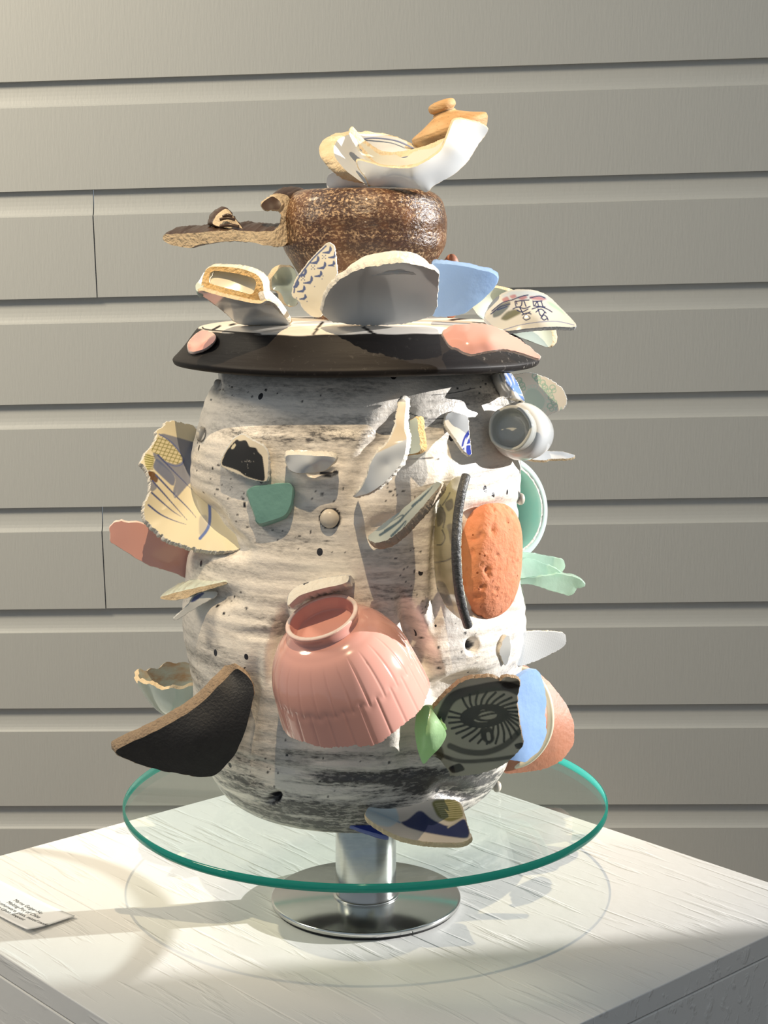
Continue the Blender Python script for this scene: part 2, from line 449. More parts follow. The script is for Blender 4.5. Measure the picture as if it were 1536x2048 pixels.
# ------------------------------------------------------------------ plinth
SQ, SA = 0.3018, -0.0521          # half diagonal and turn
pc = Vector((-0.0066, 0.013, 0))
ex = Vector((math.cos(SA - math.pi/4), math.sin(SA - math.pi/4), 0))   # runs back-left to front-right
ey = Vector((-ex.y, ex.x, 0)); HS = SQ / math.sqrt(2)
m, N, L, P = nmat('white_plinth_paint')
tc = N.new('ShaderNodeTexCoord'); mp = N.new('ShaderNodeMapping'); mp.inputs['Rotation'].default_value = (0, 0, -(SA - math.pi/4))
mp.inputs['Scale'].default_value = (1, 1, 1); mp.vector_type = 'POINT'
L.new(tc.outputs['Object'], mp.inputs['Vector'])
mp2 = N.new('ShaderNodeMapping'); mp2.inputs['Scale'].default_value = (9, 80, 60); L.new(mp.outputs[0], mp2.inputs['Vector'])
nz = N.new('ShaderNodeTexNoise'); nz.inputs['Scale'].default_value = 1.6; nz.inputs['Detail'].default_value = 5; nz.inputs['Distortion'].default_value = 0.4
L.new(mp2.outputs[0], nz.inputs['Vector'])
nz2 = N.new('ShaderNodeTexNoise'); nz2.inputs['Scale'].default_value = 90; nz2.inputs['Detail'].default_value = 3; L.new(mp.outputs[0], nz2.inputs['Vector'])
ad = N.new('ShaderNodeMath'); ad.operation = 'MULTIPLY_ADD'; ad.inputs[1].default_value = 0.35
rg_ = N.new('ShaderNodeMapRange'); rg_.interpolation_type = 'SMOOTHSTEP'; rg_.inputs['From Min'].default_value = 0.52; rg_.inputs['From Max'].default_value = 0.72
L.new(nz.outputs['Fac'], rg_.inputs['Value'])
L.new(nz2.outputs['Fac'], ad.inputs[0]); L.new(rg_.outputs[0], ad.inputs[2])
bp = N.new('ShaderNodeBump'); bp.inputs['Strength'].default_value = 0.55; bp.inputs['Distance'].default_value = 0.0009
L.new(ad.outputs[0], bp.inputs['Height']); L.new(bp.outputs[0], P.inputs['Normal'])
P.inputs['Base Color'].default_value = (0.80, 0.79, 0.76, 1); P.inputs['Roughness'].default_value = 0.38
M_plinth = m
plinth = empty('display_plinth', (pc.x, pc.y, -0.95))
tag(plinth, 'white painted wooden display plinth turned cornerwise under the glass turntable', 'plinth')
def plbox(name, u0, u1, v0, v1, z0, z1, parent, bev=0.0008):
    V = [pc + ex*u + ey*v + Vector((0, 0, z)) for z in (z0, z1) for (u, v) in ((u0, v0), (u1, v0), (u1, v1), (u0, v1))]
    o = mesh_obj(name, V, [(0,3,2,1),(4,5,6,7),(0,1,5,4),(1,2,6,5),(2,3,7,6),(3,0,4,7)], M_plinth, parent, smooth=False)
    if bev: b = o.modifiers.new('bevel', 'BEVEL'); b.width = bev; b.segments = 2
    return o
def vcoord(px, py): return (on_z(px, py, 0) - pc).dot(ey)
s1 = vcoord(1080, 1986); s2 = vcoord(325, 1896)
seams = sorted([s1, s2]); cuts = [-HS] + seams + [HS]
for a, b in zip(cuts[:-1], cuts[1:]): plbox('top_plank', -HS, HS, a + 0.00012, b - 0.00012, -0.0135, 0.0, plinth, 0.0006)
for k, (u0, u1, v0, v1) in enumerate(((-HS, HS, -HS, -HS+0.012), (-HS, HS, HS-0.012, HS), (-HS, -HS+0.012, -HS+0.0125, HS-0.0125), (HS-0.012, HS, -HS+0.0125, HS-0.0125))):
    plbox('side_panel', u0, u1, v0, v1, -0.95, -0.0142, plinth)

# ------------------------------------------------------------------ turntable
DH, DT, DR = 0.072, 0.0052, 0.150      # top of the glass, thickness, radius
m, N, L, P = nmat('clear_glass'); N.remove(P)
tr = N.new('ShaderNodeBsdfTransparent'); tr.inputs[0].default_value = (0.925, 0.97, 0.955, 1)
gl = N.new('ShaderNodeBsdfGlossy'); gl.inputs['Roughness'].default_value = 0.01; gl.inputs[0].default_value = (1, 1, 1, 1)
ge = N.new('ShaderNodeNewGeometry'); dt = N.new('ShaderNodeVectorMath'); dt.operation = 'DOT_PRODUCT'
L.new(ge.outputs['Incoming'], dt.inputs[0]); L.new(ge.outputs['Normal'], dt.inputs[1])
def m1(op, a, b):
    n = N.new('ShaderNodeMath'); n.operation = op
    for i, x in enumerate((a, b)):
        if isinstance(x, (int, float)): n.inputs[i].default_value = x
        elif x is not None: L.new(x, n.inputs[i])
    return n.outputs[0]
fz = m1('ADD', m1('MULTIPLY', m1('POWER', m1('SUBTRACT', 1.0, m1('ABSOLUTE', dt.outputs['Value'], None)), 5.0), 0.45), 0.03)
ms = N.new('ShaderNodeMixShader')
L.new(fz, ms.inputs[0]); L.new(tr.outputs[0], ms.inputs[1]); L.new(gl.outputs[0], ms.inputs[2])
L.new(ms.outputs[0], N['Material Output'].inputs['Surface']); M_glass = m
m, N, L, P = nmat('green_glass_edge')
P.inputs['Base Color'].default_value = (0.0, 0.14, 0.105, 1); P.inputs['Roughness'].default_value = 0.06
P.inputs['Coat Weight'].default_value = 0.5
tl = N.new('ShaderNodeBsdfTranslucent'); tl.inputs[0].default_value = (0.05, 0.62, 0.52, 1)
ms = N.new('ShaderNodeMixShader'); ms.inputs[0].default_value = 0.45
L.new(P.outputs[0], ms.inputs[1]); L.new(tl.outputs[0], ms.inputs[2]); L.new(ms.outputs[0], N['Material Output'].inputs['Surface']); M_gedge = m
m, N, L, P = nmat('brushed_steel')
P.inputs['Metallic'].default_value = 1; P.inputs['Base Color'].default_value = (0.62, 0.62, 0.61, 1); P.inputs['Roughness'].default_value = 0.22
P.inputs['Anisotropic'].default_value = 0.4
M_steel = m
M_steel2 = mat('polished_steel', (0.70, 0.70, 0.69), rough=0.15, metal=1.0, var=0.25, vscale=30, vcol=(0.55, 0.55, 0.54))
M_rubber = mat('black_rubber', (0.015, 0.015, 0.016), rough=0.5)
tt = empty('turntable', (0, 0, 0))
tag(tt, 'round clear glass turntable on a brushed steel post with a steel disc foot', 'turntable')
I4 = Matrix.Identity(4)
def disc(name, z0, z1, r, m, parent, segs=160):
    th = np.linspace(0, 2*math.pi, segs, endpoint=False)
    V = [(r*math.cos(a), r*math.sin(a), z0) for a in th] + [(r*math.cos(a), r*math.sin(a), z1) for a in th]
    return mesh_obj(name, V, [tuple(range(segs))[::-1], tuple(range(segs, 2*segs))], m, parent, smooth=False)
gp = disc('glass_plate', DH - DT, DH, DR - 0.0012, M_glass, tt)
R_ = DR * 1000
lathe('glass_rim', gp, [(R_-1.2, DH*1000), (R_-0.4, DH*1000-0.3), (R_, DH*1000-1.2), (R_, (DH-DT)*1000+1.2), (R_-0.4, (DH-DT)*1000+0.3), (R_-1.2, (DH-DT)*1000)], I4, M_gedge, segs=256, label='green polished edge of the glass')
lathe('post', tt, [(19.0, 6.0), (19.0, 65.0), (18.4, 66.0), (0.0, 66.6)], I4, M_steel, segs=96)
lathe('post_collar', tt, [(0, 6.6), (20.4, 6.6), (20.6, 6.2), (20.6, 5.6), (20.0, 5.2)], I4, M_steel, segs=96)
lathe('base_disc', tt, [(0, 5.4), (58.6, 5.4), (59.5, 5.0), (59.7, 4.2), (59.5, 2.4), (58.5, 2.0), (0, 2.0)], I4, M_steel2, segs=160)
lathe('rubber_foot', tt, [(0, 2.0), (57.5, 2.0), (57.5, 0.0), (0, 0.0)], I4, M_rubber, segs=96, label='black rubber pad under the foot')

# ------------------------------------------------------------------ paper card on the plinth
M_paper = mat('white_card', (0.86, 0.86, 0.86), rough=0.6)
M_ink = mat('black_ink', (0.03, 0.03, 0.03), rough=0.6)
c_r, c_o = on_z(150, 1838, 0), on_z(55, 1870, 0)          # upper and lower right corners of the card
cdir = (c_r - c_o); CH = cdir.length; cdir.normalize(); tdir = Vector((cdir.y, -cdir.x, 0)); CW = 0.089
V, Fc = [], []; nu, nv = 30, 12
def card_z(u, v):   # u 0..1 left to right, v 0..1 bottom to top: lifted corners
    return 0.0006 + 0.0016 * max(0, u - 0.6) ** 2 / 0.16 + 0.004 * max(0, 0.5 - v) ** 2 / 0.25 * (1 - 0.6 * u)
def card_pt(u, v, dz=0.0): return c_o - tdir * CW * (1 - u) + cdir * CH * v + Vector((0, 0, card_z(u, v) + dz))
for k in (0.0, -0.0004):
    for j in range(nv + 1):
        for i in range(nu + 1): V.append(card_pt(i/nu, j/nv, k))
n1 = (nu+1)*(nv+1)
for j in range(nv):
    for i in range(nu):
        a = j*(nu+1)+i; Fc.append((a, a+1, a+nu+2, a+nu+1)); Fc.append((a+n1, a+nu+1+n1, a+nu+2+n1, a+1+n1))
rim_ = [i for i in range(nu+1)] + [j*(nu+1)+nu for j in range(1, nv+1)] + [nv*(nu+1)+i for i in range(nu-1, -1, -1)] + [j*(nu+1) for j in range(nv-1, 0, -1)]
for a, b in zip(rim_, rim_[1:] + rim_[:1]): Fc.append((a, a+n1, b+n1, b))
card = mesh_obj('name_card', V, Fc, M_paper, None, True)
tag(card, 'white printed paper card lying on the plinth left of the turntable', 'card')
def text_on_card(txt, p0, p1, skip=''):
    """a printed line whose visible part txt runs between two spots of the card; skip is the part left of them"""
    def mesh_of(body):
        cu = bpy.data.curves.new('t', 'FONT'); cu.body = body; cu.size = 1.0; cu.resolution_u = 3
        o = bpy.data.objects.new('t', cu); COL.objects.link(o); bpy.context.view_layer.update()
        me = bpy.data.meshes.new_from_object(o.evaluated_get(bpy.context.evaluated_depsgraph_get()))
        bpy.data.objects.remove(o); bpy.data.curves.remove(cu)
        co = np.array([vv.co[:] for vv in me.vertices]); polys = [tuple(p.vertices) for p in me.polygons]; bpy.data.meshes.remove(me)
        return co, polys
    def uv(p): q = on_z(p[0], p[1], 0.001) - c_o; return q.dot(tdir) / CW + 1, q.dot(cdir) / CH
    (u0, v0), (u1, v1) = uv(p0), uv(p1); vb = (v0 + v1) / 2
    w = mesh_of(txt)[0][:, 0].max(); sc = (u1 - u0) * CW / w
    co, polys = mesh_of(skip + txt); W_ = co[:, 0].max()
    V = [card_pt(max(u1 - (W_ - x) * sc / CW, 0.01), vb + y * sc / CH, 0.00012) for x, y, _ in co]
    mesh_obj('printed_line', V, polys, M_ink, card, smooth=False)
text_on_card('Marne Geiger-Ho', (25, 1800), (81, 1828))
text_on_card('Melting Pot of China', (11, 1804), (77, 1837))
text_on_card('thenware, glass, mixed media', (0, 1808), (92, 1857), 'Ear')
text_on_card('Upon Request', (0, 1819), (46, 1843), 'Price ')

# ------------------------------------------------------------------ jar body
m, N, L, P = nmat('jar_glaze')
tc = N.new('ShaderNodeTexCoord')
def noise(vec, scale, detail=5, rough=0.6, dist=0.0):
    n = N.new('ShaderNodeTexNoise'); n.inputs['Scale'].default_value = scale; n.inputs['Detail'].default_value = detail
    n.inputs['Roughness'].default_value = rough; n.inputs['Distortion'].default_value = dist; L.new(vec, n.inputs['Vector']); return n.outputs['Fac']
def mapping(sc, loc=(0, 0, 0)):
    n = N.new('ShaderNodeMapping'); n.inputs['Scale'].default_value = sc; n.inputs['Location'].default_value = loc
    L.new(tc.outputs['Object'], n.inputs['Vector']); return n.outputs[0]
def math_(op, a, b=None, clamp=False):
    n = N.new('ShaderNodeMath'); n.operation = op; n.use_clamp = clamp
    for i, x in enumerate((a, b)):
        if x is None: continue
        if isinstance(x, (int, float)): n.inputs[i].default_value = x
        else: L.new(x, n.inputs[i])
    return n.outputs[0]
def ramp(x, a, b):
    n = N.new('ShaderNodeMapRange'); n.inputs['From Min'].default_value = a; n.inputs['From Max'].default_value = b; L.new(x, n.inputs['Value']); return n.outputs[0]
at = N.new('ShaderNodeAttribute'); at.attribute_name = 'paint'
sx = N.new('ShaderNodeSeparateColor'); L.new(at.outputs['Color'], sx.inputs[0])
wash, black = sx.outputs[0], sx.outputs[1]
streak = ramp(math_('ADD', noise(mapping((9, 9, 75)), 1.5, 7, 0.68, 0.2), math_('MULTIPLY', wash, 0.09)), 0.48, 0.63)
grit = ramp(noise(mapping((0.7, 0.7, 2.2)), 300, 5, 0.65), 0.42, 0.64)
blotch = ramp(noise(mapping((1, 1, 2.2)), 24, 4, 0.6), 0.42, 0.64)
sg = math_('MULTIPLY', streak, math_('ADD', math_('MULTIPLY', grit, 0.45), 0.5))
f1 = math_('MULTIPLY', sg, math_('ADD', wash, 0.30))
f2 = math_('MULTIPLY', math_('MULTIPLY', grit, blotch), math_('ADD', math_('MULTIPLY', wash, 0.35), 0.20))
fac = math_('ADD', f1, f2, True)
vo = N.new('ShaderNodeTexVoronoi'); vo.inputs['Scale'].default_value = 95; vo.inputs['Randomness'].default_value = 1.0
L.new(mapping((1, 1, 0.8)), vo.inputs['Vector'])
spot_ = math_('LESS_THAN', vo.outputs['Distance'], 0.17)
gate = math_('GREATER_THAN', noise(mapping((1, 1, 1)), 30, 2, 0.5), 0.52)
rsp = N.new('ShaderNodeSeparateColor'); L.new(vo.outputs['Color'], rsp.inputs[0])
gate2 = math_('GREATER_THAN', rsp.outputs[0], 0.55)
specks = math_('MULTIPLY', math_('MULTIPLY', spot_, gate), gate2)
fac = math_('MAXIMUM', math_('MULTIPLY', fac, 0.92), math_('MAXIMUM', specks, black))
mx = N.new('ShaderNodeMix'); mx.data_type = 'RGBA'; L.new(fac, mx.inputs[0])
mx.inputs[6].default_value = (0.82, 0.755, 0.67, 1); mx.inputs[7].default_value = (0.022, 0.021, 0.025, 1)
L.new(mx.outputs[2], P.inputs['Base Color'])
P.inputs['Roughness'].default_value = 0.36; P.inputs['Specular IOR Level'].default_value = 0.5
bh = math_('ADD', math_('MULTIPLY', noise(mapping((1, 1, 1)), 330, 4, 0.6), 0.5), noise(mapping((8, 8, 60)), 1.6, 4, 0.6))
bp = N.new('ShaderNodeBump'); bp.inputs['Strength'].default_value = 0.5; bp.inputs['Distance'].default_value = 0.0018
L.new(bh, bp.inputs['Height']); L.new(bp.outputs[0], P.inputs['Normal'])
M_jar = m

JX = -0.0058
jar = empty('ceramic_jar', (JX, 0, DH)); tag(jar, 'lidded white and black glazed ceramic jar studded with china shards, pink bowl on its front', 'jar')
jp = np.array([(0.0720,0),(0.0720,70),(0.0726,73.5),(0.0750,78),(0.0800,84),(0.0880,89),(0.0997,94),(0.115,97.8),(0.131,100),(0.147,100.5),(0.163,102.8),(0.179,105),(0.1945,104.3),(0.210,102.3),(0.2317,100),(0.250,99.2),(0.269,99.6),(0.2873,98.6),(0.3025,95.5),(0.317,91.2),(0.326,87.5),(0.333,83.8),(0.3378,81.5),(0.3378,76),(0.330,75)])
JP = np.vstack([jp[:2], smooth_curve(jp[1:22], 18), jp[22:]])
NT = 620; th = np.linspace(0, 2*math.pi, NT, endpoint=False); NZ = len(JP)
TH, ZI = np.meshgrid(th, np.arange(NZ)); Z = JP[ZI, 0]; Rr = JP[ZI, 1].copy()
body_mask = (ZI > 1) & (ZI < NZ - 2)
wob = 0.9*np.sin(TH*3+Z*22) + 0.6*np.sin(TH*5-Z*41+1)
rw = np.random.default_rng(5)
for _k in range(16):
    wob = wob + rw.uniform(0.02, 0.11) * np.sin(Z*rw.uniform(120, 900) + rw.integers(1, 4)*TH*rw.choice([-1, 1]) + rw.uniform(0, 6.3)) * (0.5 + 0.5*np.sin(TH*rw.integers(1, 4) + Z*rw.uniform(10, 60) + rw.uniform(0, 6.3)))
Rr = Rr + np.where(body_mask, wob*np.clip((Z-0.075)/0.02, 0, 1), 0)
X = JX + Rr*np.cos(TH)/1000; Y = Rr*np.sin(TH)/1000
JV = np.stack([X.ravel(), Y.ravel(), Z.ravel()], 1)
jpx, jpy = to_px(JV); front = (JV[:, 1] < 0.02)
# dents and swellings pressed into the clay: centre x, y, half sizes, turn in degrees, depth mm (in photo units of about 0.3 mm)
dents = [(945,1291,10,13,0,7),(548,1595,13,9,-30,7),(660,1037,24,24,0,1.0),(640,948,30,9,-10,3),(840,1288,18,75,-22,16),(556,1290,14,55,12,13),(905,1378,60,20,-25,12),(820,1470,22,70,6,4),
         (760,900,30,110,28,6),(765,1060,40,24,-25,5),(880,1100,16,140,4,5),(980,1018,60,12,-10,4),(985,1225,50,10,0,4),(460,1090,40,24,30,6),(392,1045,62,42,38,13),(440,1195,40,20,0,4),(500,1400,16,80,8,4),
         (905,1585,40,18,0,6),(430,770,10,20,0,3),
         (640,880,150,16,0,-1.2),(600,1120,120,20,0,-1.2),(560,1270,90,12,0,1.2),(470,900,70,40,0,-2.0),(730,1010,60,60,0,1.2),(870,960,60,40,0,-2)]
dr = np.zeros(len(JV))
for cx, cy, rx, ry, rot, dep in dents:
    a = math.radians(rot); vx = jpx - cx; vy = jpy - cy
    x = vx*math.cos(a)+vy*math.sin(a); y = -vx*math.sin(a)+vy*math.cos(a); q = (x/rx)**2+(y/ry)**2
    dr -= dep * np.exp(-q**1.5*0.9) * front
rad = np.stack([np.cos(TH).ravel(), np.sin(TH).ravel(), np.zeros(NT*NZ)], 1)
JV = JV + rad * (dr * body_mask.ravel())[:, None] / 1000
JF = []
idx = np.arange(NZ*NT).reshape(NZ, NT); i2 = np.roll(idx, -1, 1)
JF = np.stack([idx[:-1].ravel(), i2[:-1].ravel(), i2[1:].ravel(), idx[1:].ravel()], 1)
pt = Paint(np.stack([jpx, jpy], 1), (0, 0, 0))
low = np.clip((0.135 - JV[:, 2]) / 0.045, 0, 1) * 1.0  # black wash towards the foot, deepened to stand in for shade there
pt.c[:, 0] = 0.10 + low
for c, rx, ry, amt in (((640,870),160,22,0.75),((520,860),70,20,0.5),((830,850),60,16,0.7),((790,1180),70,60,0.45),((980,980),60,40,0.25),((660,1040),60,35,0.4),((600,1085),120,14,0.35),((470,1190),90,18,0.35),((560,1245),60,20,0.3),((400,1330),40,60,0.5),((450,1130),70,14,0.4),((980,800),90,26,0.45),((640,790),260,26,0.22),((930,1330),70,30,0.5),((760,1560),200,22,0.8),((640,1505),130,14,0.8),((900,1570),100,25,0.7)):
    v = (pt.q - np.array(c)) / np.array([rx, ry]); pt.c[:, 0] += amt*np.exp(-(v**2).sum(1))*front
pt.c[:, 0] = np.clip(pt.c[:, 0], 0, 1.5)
bl = Paint(pt.q, (0, 0, 0))
bl.dots([(945,1291)], 9, (1,1,1)); bl.area([(536,1588),(548,1586),(560,1596),(558,1606),(548,1604),(538,1597)], (1,1,1))
bl.ring((660,1037), 19, 19, 7, (1,1,1)); bl.ring((404,869), 9, 14, 3, (1,1,1))
for p_, w_ in (([(820,826),(845,836),(880,838),(900,834)], 3), ([(925,830),(950,826)], 2), ([(790,918),(850,916),(880,918)], 2.2), ([(590,1085),(700,1080)], 1.0), ([(640,948),(660,950),(672,945)], 9),
               ([(690,884),(720,880)], 1.2), ([(1038,985),(1040,1005)], 4), ([(990,1580),(996,1572)], 5), ([(515,1640),(530,1632)], 2.5), ([(862,790),(905,786),(950,776)], 2.0)):
    bl.line(p_, w_, (1,1,1))
for c_, n_, sx_, sy_ in (((470,985),22,50,50),((545,1010),20,90,40),((780,985),12,40,25),((650,985),10,40,12),((480,1200),14,60,50),((790,1160),12,60,70),((880,1290),16,60,40),((540,1530),18,80,50),((730,1560),18,110,50),((460,775),16,50,25),((960,770),18,60,30),((850,1190),9,20,60),((620,1070),14,90,30),((570,780),10,90,30)):
    r_ = np.random.default_rng(int(c_[0]+c_[1]))
    for _ in range(n_):
        p_ = (c_[0]+r_.normal()*sx_*0.6, c_[1]+r_.normal()*sy_*0.6); bl.dots([p_], r_.uniform(0.7, 3.0), (1,1,1))
for p_ in ((808,1138),(816,1133),(800,1150),(812,1163),(822,1172),(828,1180),(835,1190),(846,1202),(852,1215)): bl.dots([p_], 2.0, (1,1,1))
pt.c[:, 1] = bl.c[:, 0]*front
body = mesh_obj('jar_body', JV, JF.tolist(), M_jar, jar, True, None, pt.c)
bvh_jar = BVHTree.FromPolygons([tuple(v) for v in JV], JF.tolist())
def hitd(bvh, px, py, out=0.0, default=0.0):
    a = (px-768)/F; b = (1024-py)/F; r = Vector((a, CP+b*SP, -SP+b*CP)).normalized()
    h = bvh.ray_cast(CAM, r)[0]
    return (-h.y*1000 if h is not None else default) + out
def J(px, py, out=0.0, default=0.0): return (px, py, hitd(bvh_jar, px, py, out, default))
def JO(pts, out): return [J(x, y, out) for x, y in pts]

# ------------------------------------------------------------------ lid body
m, N, L, P = nmat('lid_glaze')
tc = N.new('ShaderNodeTexCoord'); at = N.new('ShaderNodeAttribute'); at.attribute_name = 'paint'
spk = math_('MULTIPLY', ramp(noise(mapping((1,1,1)), 260, 5, 0.7), 0.60, 0.70), 0.5)
st = ramp(noise(mapping((6,6,40)), 2.0, 6, 0.7), 0.55, 0.72)
sx = N.new('ShaderNodeSeparateColor'); L.new(at.outputs['Color'], sx.inputs[0])
fw = math_('MAXIMUM', math_('MULTIPLY', sx.outputs[0], math_('SUBTRACT', 1.0, math_('MULTIPLY', st, 0.5))), math_('MULTIPLY', spk, sx.outputs[1]), True)
mx = N.new('ShaderNodeMix'); mx.data_type = 'RGBA'; L.new(fw, mx.inputs[0])
mx.inputs[6].default_value = (0.018, 0.015, 0.014, 1); mx.inputs[7].default_value = (0.82, 0.755, 0.67, 1)
L.new(mx.outputs[2], P.inputs['Base Color']); P.inputs['Roughness'].default_value = 0.55; P.inputs['Specular IOR Level'].default_value = 0.2
bp = N.new('ShaderNodeBump'); bp.inputs['Strength'].default_value = 0.35; bp.inputs['Distance'].default_value = 0.0015
L.new(noise(mapping((4,4,40)), 3.0, 5), bp.inputs['Height']); L.new(bp.outputs[0], P.inputs['Normal'])
M_lid = m
LX = -0.0052
lid = empty('jar_lid', (LX, 0, 0.3398)); tag(lid, 'black and white ceramic lid crowned with a brown pot and upright china shards', 'lid')
lp = np.array([(0,366.3),(40,366.2),(62,365.6),(80,364.2),(90,362.4),(93.5,360.9),(96.5,357.5),(101,351.5),(105.5,346.5),(108.4,343.6),(108.9,341.8),(107.2,339.4),(101,338.4),(92,338.6),(80,339.2),(0,339.4)])
LP = smooth_curve(lp, 8)
th = np.linspace(0, 2*math.pi, 400, endpoint=False); V = []
for r, z in LP: V.append(np.stack([LX + (r + (0.5*np.sin(3*th)+0.4*np.sin(7*th+z*0.1))*(r > 60))*np.cos(th)/1000, (r + 0.5*np.sin(3*th)*(r > 60))*np.sin(th)/1000, np.full(400, z/1000) + 0.0004*np.sin(th*4)*(80 < r)], 1))
LV = np.vstack(V); idx = np.arange(len(LV)).reshape(-1, 400); i2 = np.roll(idx, -1, 1)
LF = np.stack([idx[:-1].ravel(), idx[1:].ravel(), i2[1:].ravel(), i2[:-1].ravel()], 1)
lpx, lpy = to_px(LV); pt = Paint(np.stack([lpx, lpy], 1), (0, 0, 0))
rl = np.hypot(LV[:, 0]-LX, LV[:, 1])*1000; ang = np.arctan2(LV[:, 1], LV[:, 0]-LX)
top = np.clip((93.6 + 0.25*np.sin(ang*9) + 0.3*np.sin(ang*23+1) - rl)/0.6 + 0.5, 0, 1) * (LV[:, 2] > 0.35)
q_ = Paint(pt.q, (1, 1, 1))
for p_, w_ in (([(628,668),(636,655),(645,645)], 5), ([(425,660),(440,652)], 4), ([(728,655),(748,668)], 6), ([(405,655),(420,660),(520,668)], 3), ([(460,650),(470,648)], 4), ([(655,640),(690,642)], 3), ([(900,640),(960,634)], 4), ([(520,640),(560,642)], 3)):
    q_.line(p_, w_, (0, 0, 0))
pt.c[:, 0] = top * q_.c[:, 0]; pt.c[:, 1] = np.clip((LV[:, 0]-0.06)/0.03, 0.08, 1)
mesh_obj('lid_body', LV, LF.tolist(), M_lid, lid, True, None, pt.c)
bvh_lid = BVHTree.FromPolygons([tuple(v) for v in LV], LF.tolist())
def K(px, py, out=0.0, default=0.0): return (px, py, hitd(bvh_lid, px, py, out, default))

# ------------------------------------------------------------------ materials of the shards
M_porc = mat('white_porcelain', (0.64, 0.655, 0.66), rough=0.14, coat=0.3)
M_cream = mat('cream_biscuit_edge', (0.70, 0.57, 0.38), rough=0.75, var=0.5, vscale=160, vcol=(0.55, 0.40, 0.22), bump=0.6, bscale=500)
M_white_edge = mat('white_biscuit_edge', (0.74, 0.70, 0.62), rough=0.7, var=0.25, vscale=200, vcol=(0.60, 0.50, 0.38), bump=0.5, bscale=500)
M_orange_edge = mat('ochre_biscuit_edge', (0.62, 0.38, 0.14), rough=0.8, var=0.6, vscale=260, vcol=(0.70, 0.55, 0.30), bump=0.8, bscale=600)
M_tan_edge = mat('tan_stoneware_edge', (0.36, 0.26, 0.17), rough=0.85, var=0.5, vscale=300, vcol=(0.22, 0.16, 0.11), bump=0.8, bscale=600)
M_tan2 = mat('buff_edge', (0.52, 0.43, 0.33), rough=0.8, var=0.5, vscale=200, vcol=(0.36, 0.28, 0.2), bump=0.5, bscale=500)
M_paint = mat('painted_glaze', (0.8, 0.8, 0.8), rough=0.16, coat=0.25, attr='paint')
M_paint_matt = mat('painted_matt_glaze', (0.8, 0.8, 0.8), rough=0.45, attr='paint')
M_pink = mat('pink_glaze', (0.77, 0.39, 0.32), rough=0.14, coat=0.5, var=0.15, vscale=30, vcol=(0.74, 0.42, 0.36))
M_pink_edge = mat('pink_white_edge', (0.78, 0.66, 0.58), rough=0.6, var=0.4, vscale=200, vcol=(0.80, 0.42, 0.36))
M_black = mat('black_glaze', (0.012, 0.011, 0.011), rough=0.55, var=0.3, vscale=200, vcol=(0.03, 0.028, 0.026), bump=0.3, bscale=700)
M_celadon = mat('celadon_glaze', (0.56, 0.63, 0.55), rough=0.15, coat=0.3, var=0.3, vscale=40, vcol=(0.62, 0.62, 0.50))
M_terra = mat('terracotta', (0.42, 0.18, 0.105), rough=0.55, var=0.6, vscale=90, vcol=(0.44, 0.16, 0.08), bump=0.2, bscale=300)
M_mint_in = mat('mint_glaze', (0.33, 0.72, 0.62), rough=0.12, coat=0.4, var=0.4, vscale=45, vcol=(0.55, 0.80, 0.66))
M_mint = mat('pale_mint_glaze', (0.66, 0.82, 0.76), rough=0.15, coat=0.4)
def glassy(name, color, rough=0.25, tl=0.5, tr=0.2, var=None):
    m, N, L, P = nmat(name)
    P.inputs['Base Color'].default_value = (*color, 1); P.inputs['Roughness'].default_value = rough; P.inputs['Coat Weight'].default_value = 0.3
    t = N.new('ShaderNodeBsdfTranslucent'); t.inputs[0].default_value = (*color, 1)
    x = N.new('ShaderNodeBsdfTransparent'); x.inputs[0].default_value = (*[min(1, c * 1.1 + 0.1) for c in color], 1)
    a = N.new('ShaderNodeMixShader'); a.inputs[0].default_value = tl; L.new(P.outputs[0], a.inputs[1]); L.new(t.outputs[0], a.inputs[2])
    b = N.new('ShaderNodeMixShader'); b.inputs[0].default_value = tr; L.new(a.outputs[0], b.inputs[1]); L.new(x.outputs[0], b.inputs[2])
    L.new(b.outputs[0], N['Material Output'].inputs['Surface'])
    nb = N.new('ShaderNodeTexNoise'); nb.inputs['Scale'].default_value = 130; nb.inputs['Detail'].default_value = 4
    tcx = N.new('ShaderNodeTexCoord'); L.new(tcx.outputs['Object'], nb.inputs['Vector'])
    bp = N.new('ShaderNodeBump'); bp.inputs['Strength'].default_value = 0.3; bp.inputs['Distance'].default_value = 0.002
    L.new(nb.outputs['Fac'], bp.inputs['Height']); L.new(bp.outputs[0], P.inputs['Normal'])
    return m
M_teal = glassy('teal_sea_glass', (0.22, 0.43, 0.37), 0.35, 0.2, 0.06)
M_blueglass = glassy('blue_glass', (0.46, 0.65, 0.93), 0.3, 0.4, 0.08)
M_mintglass = glassy('mint_glass', (0.66, 0.82, 0.73), 0.2, 0.4, 0.3)
M_jade = glassy('jade_glass', (0.52, 0.76, 0.42), 0.3, 0.35, 0.0)
M_frost = glassy('frosted_glass', (0.74, 0.75, 0.74), 0.35, 0.35, 0.15)
PB = (0.06, 0.08, 0.20); PBL = (0.10, 0.13, 0.23)          # painted cobalt, thin cobalt
CREAM = (0.70, 0.62, 0.43)

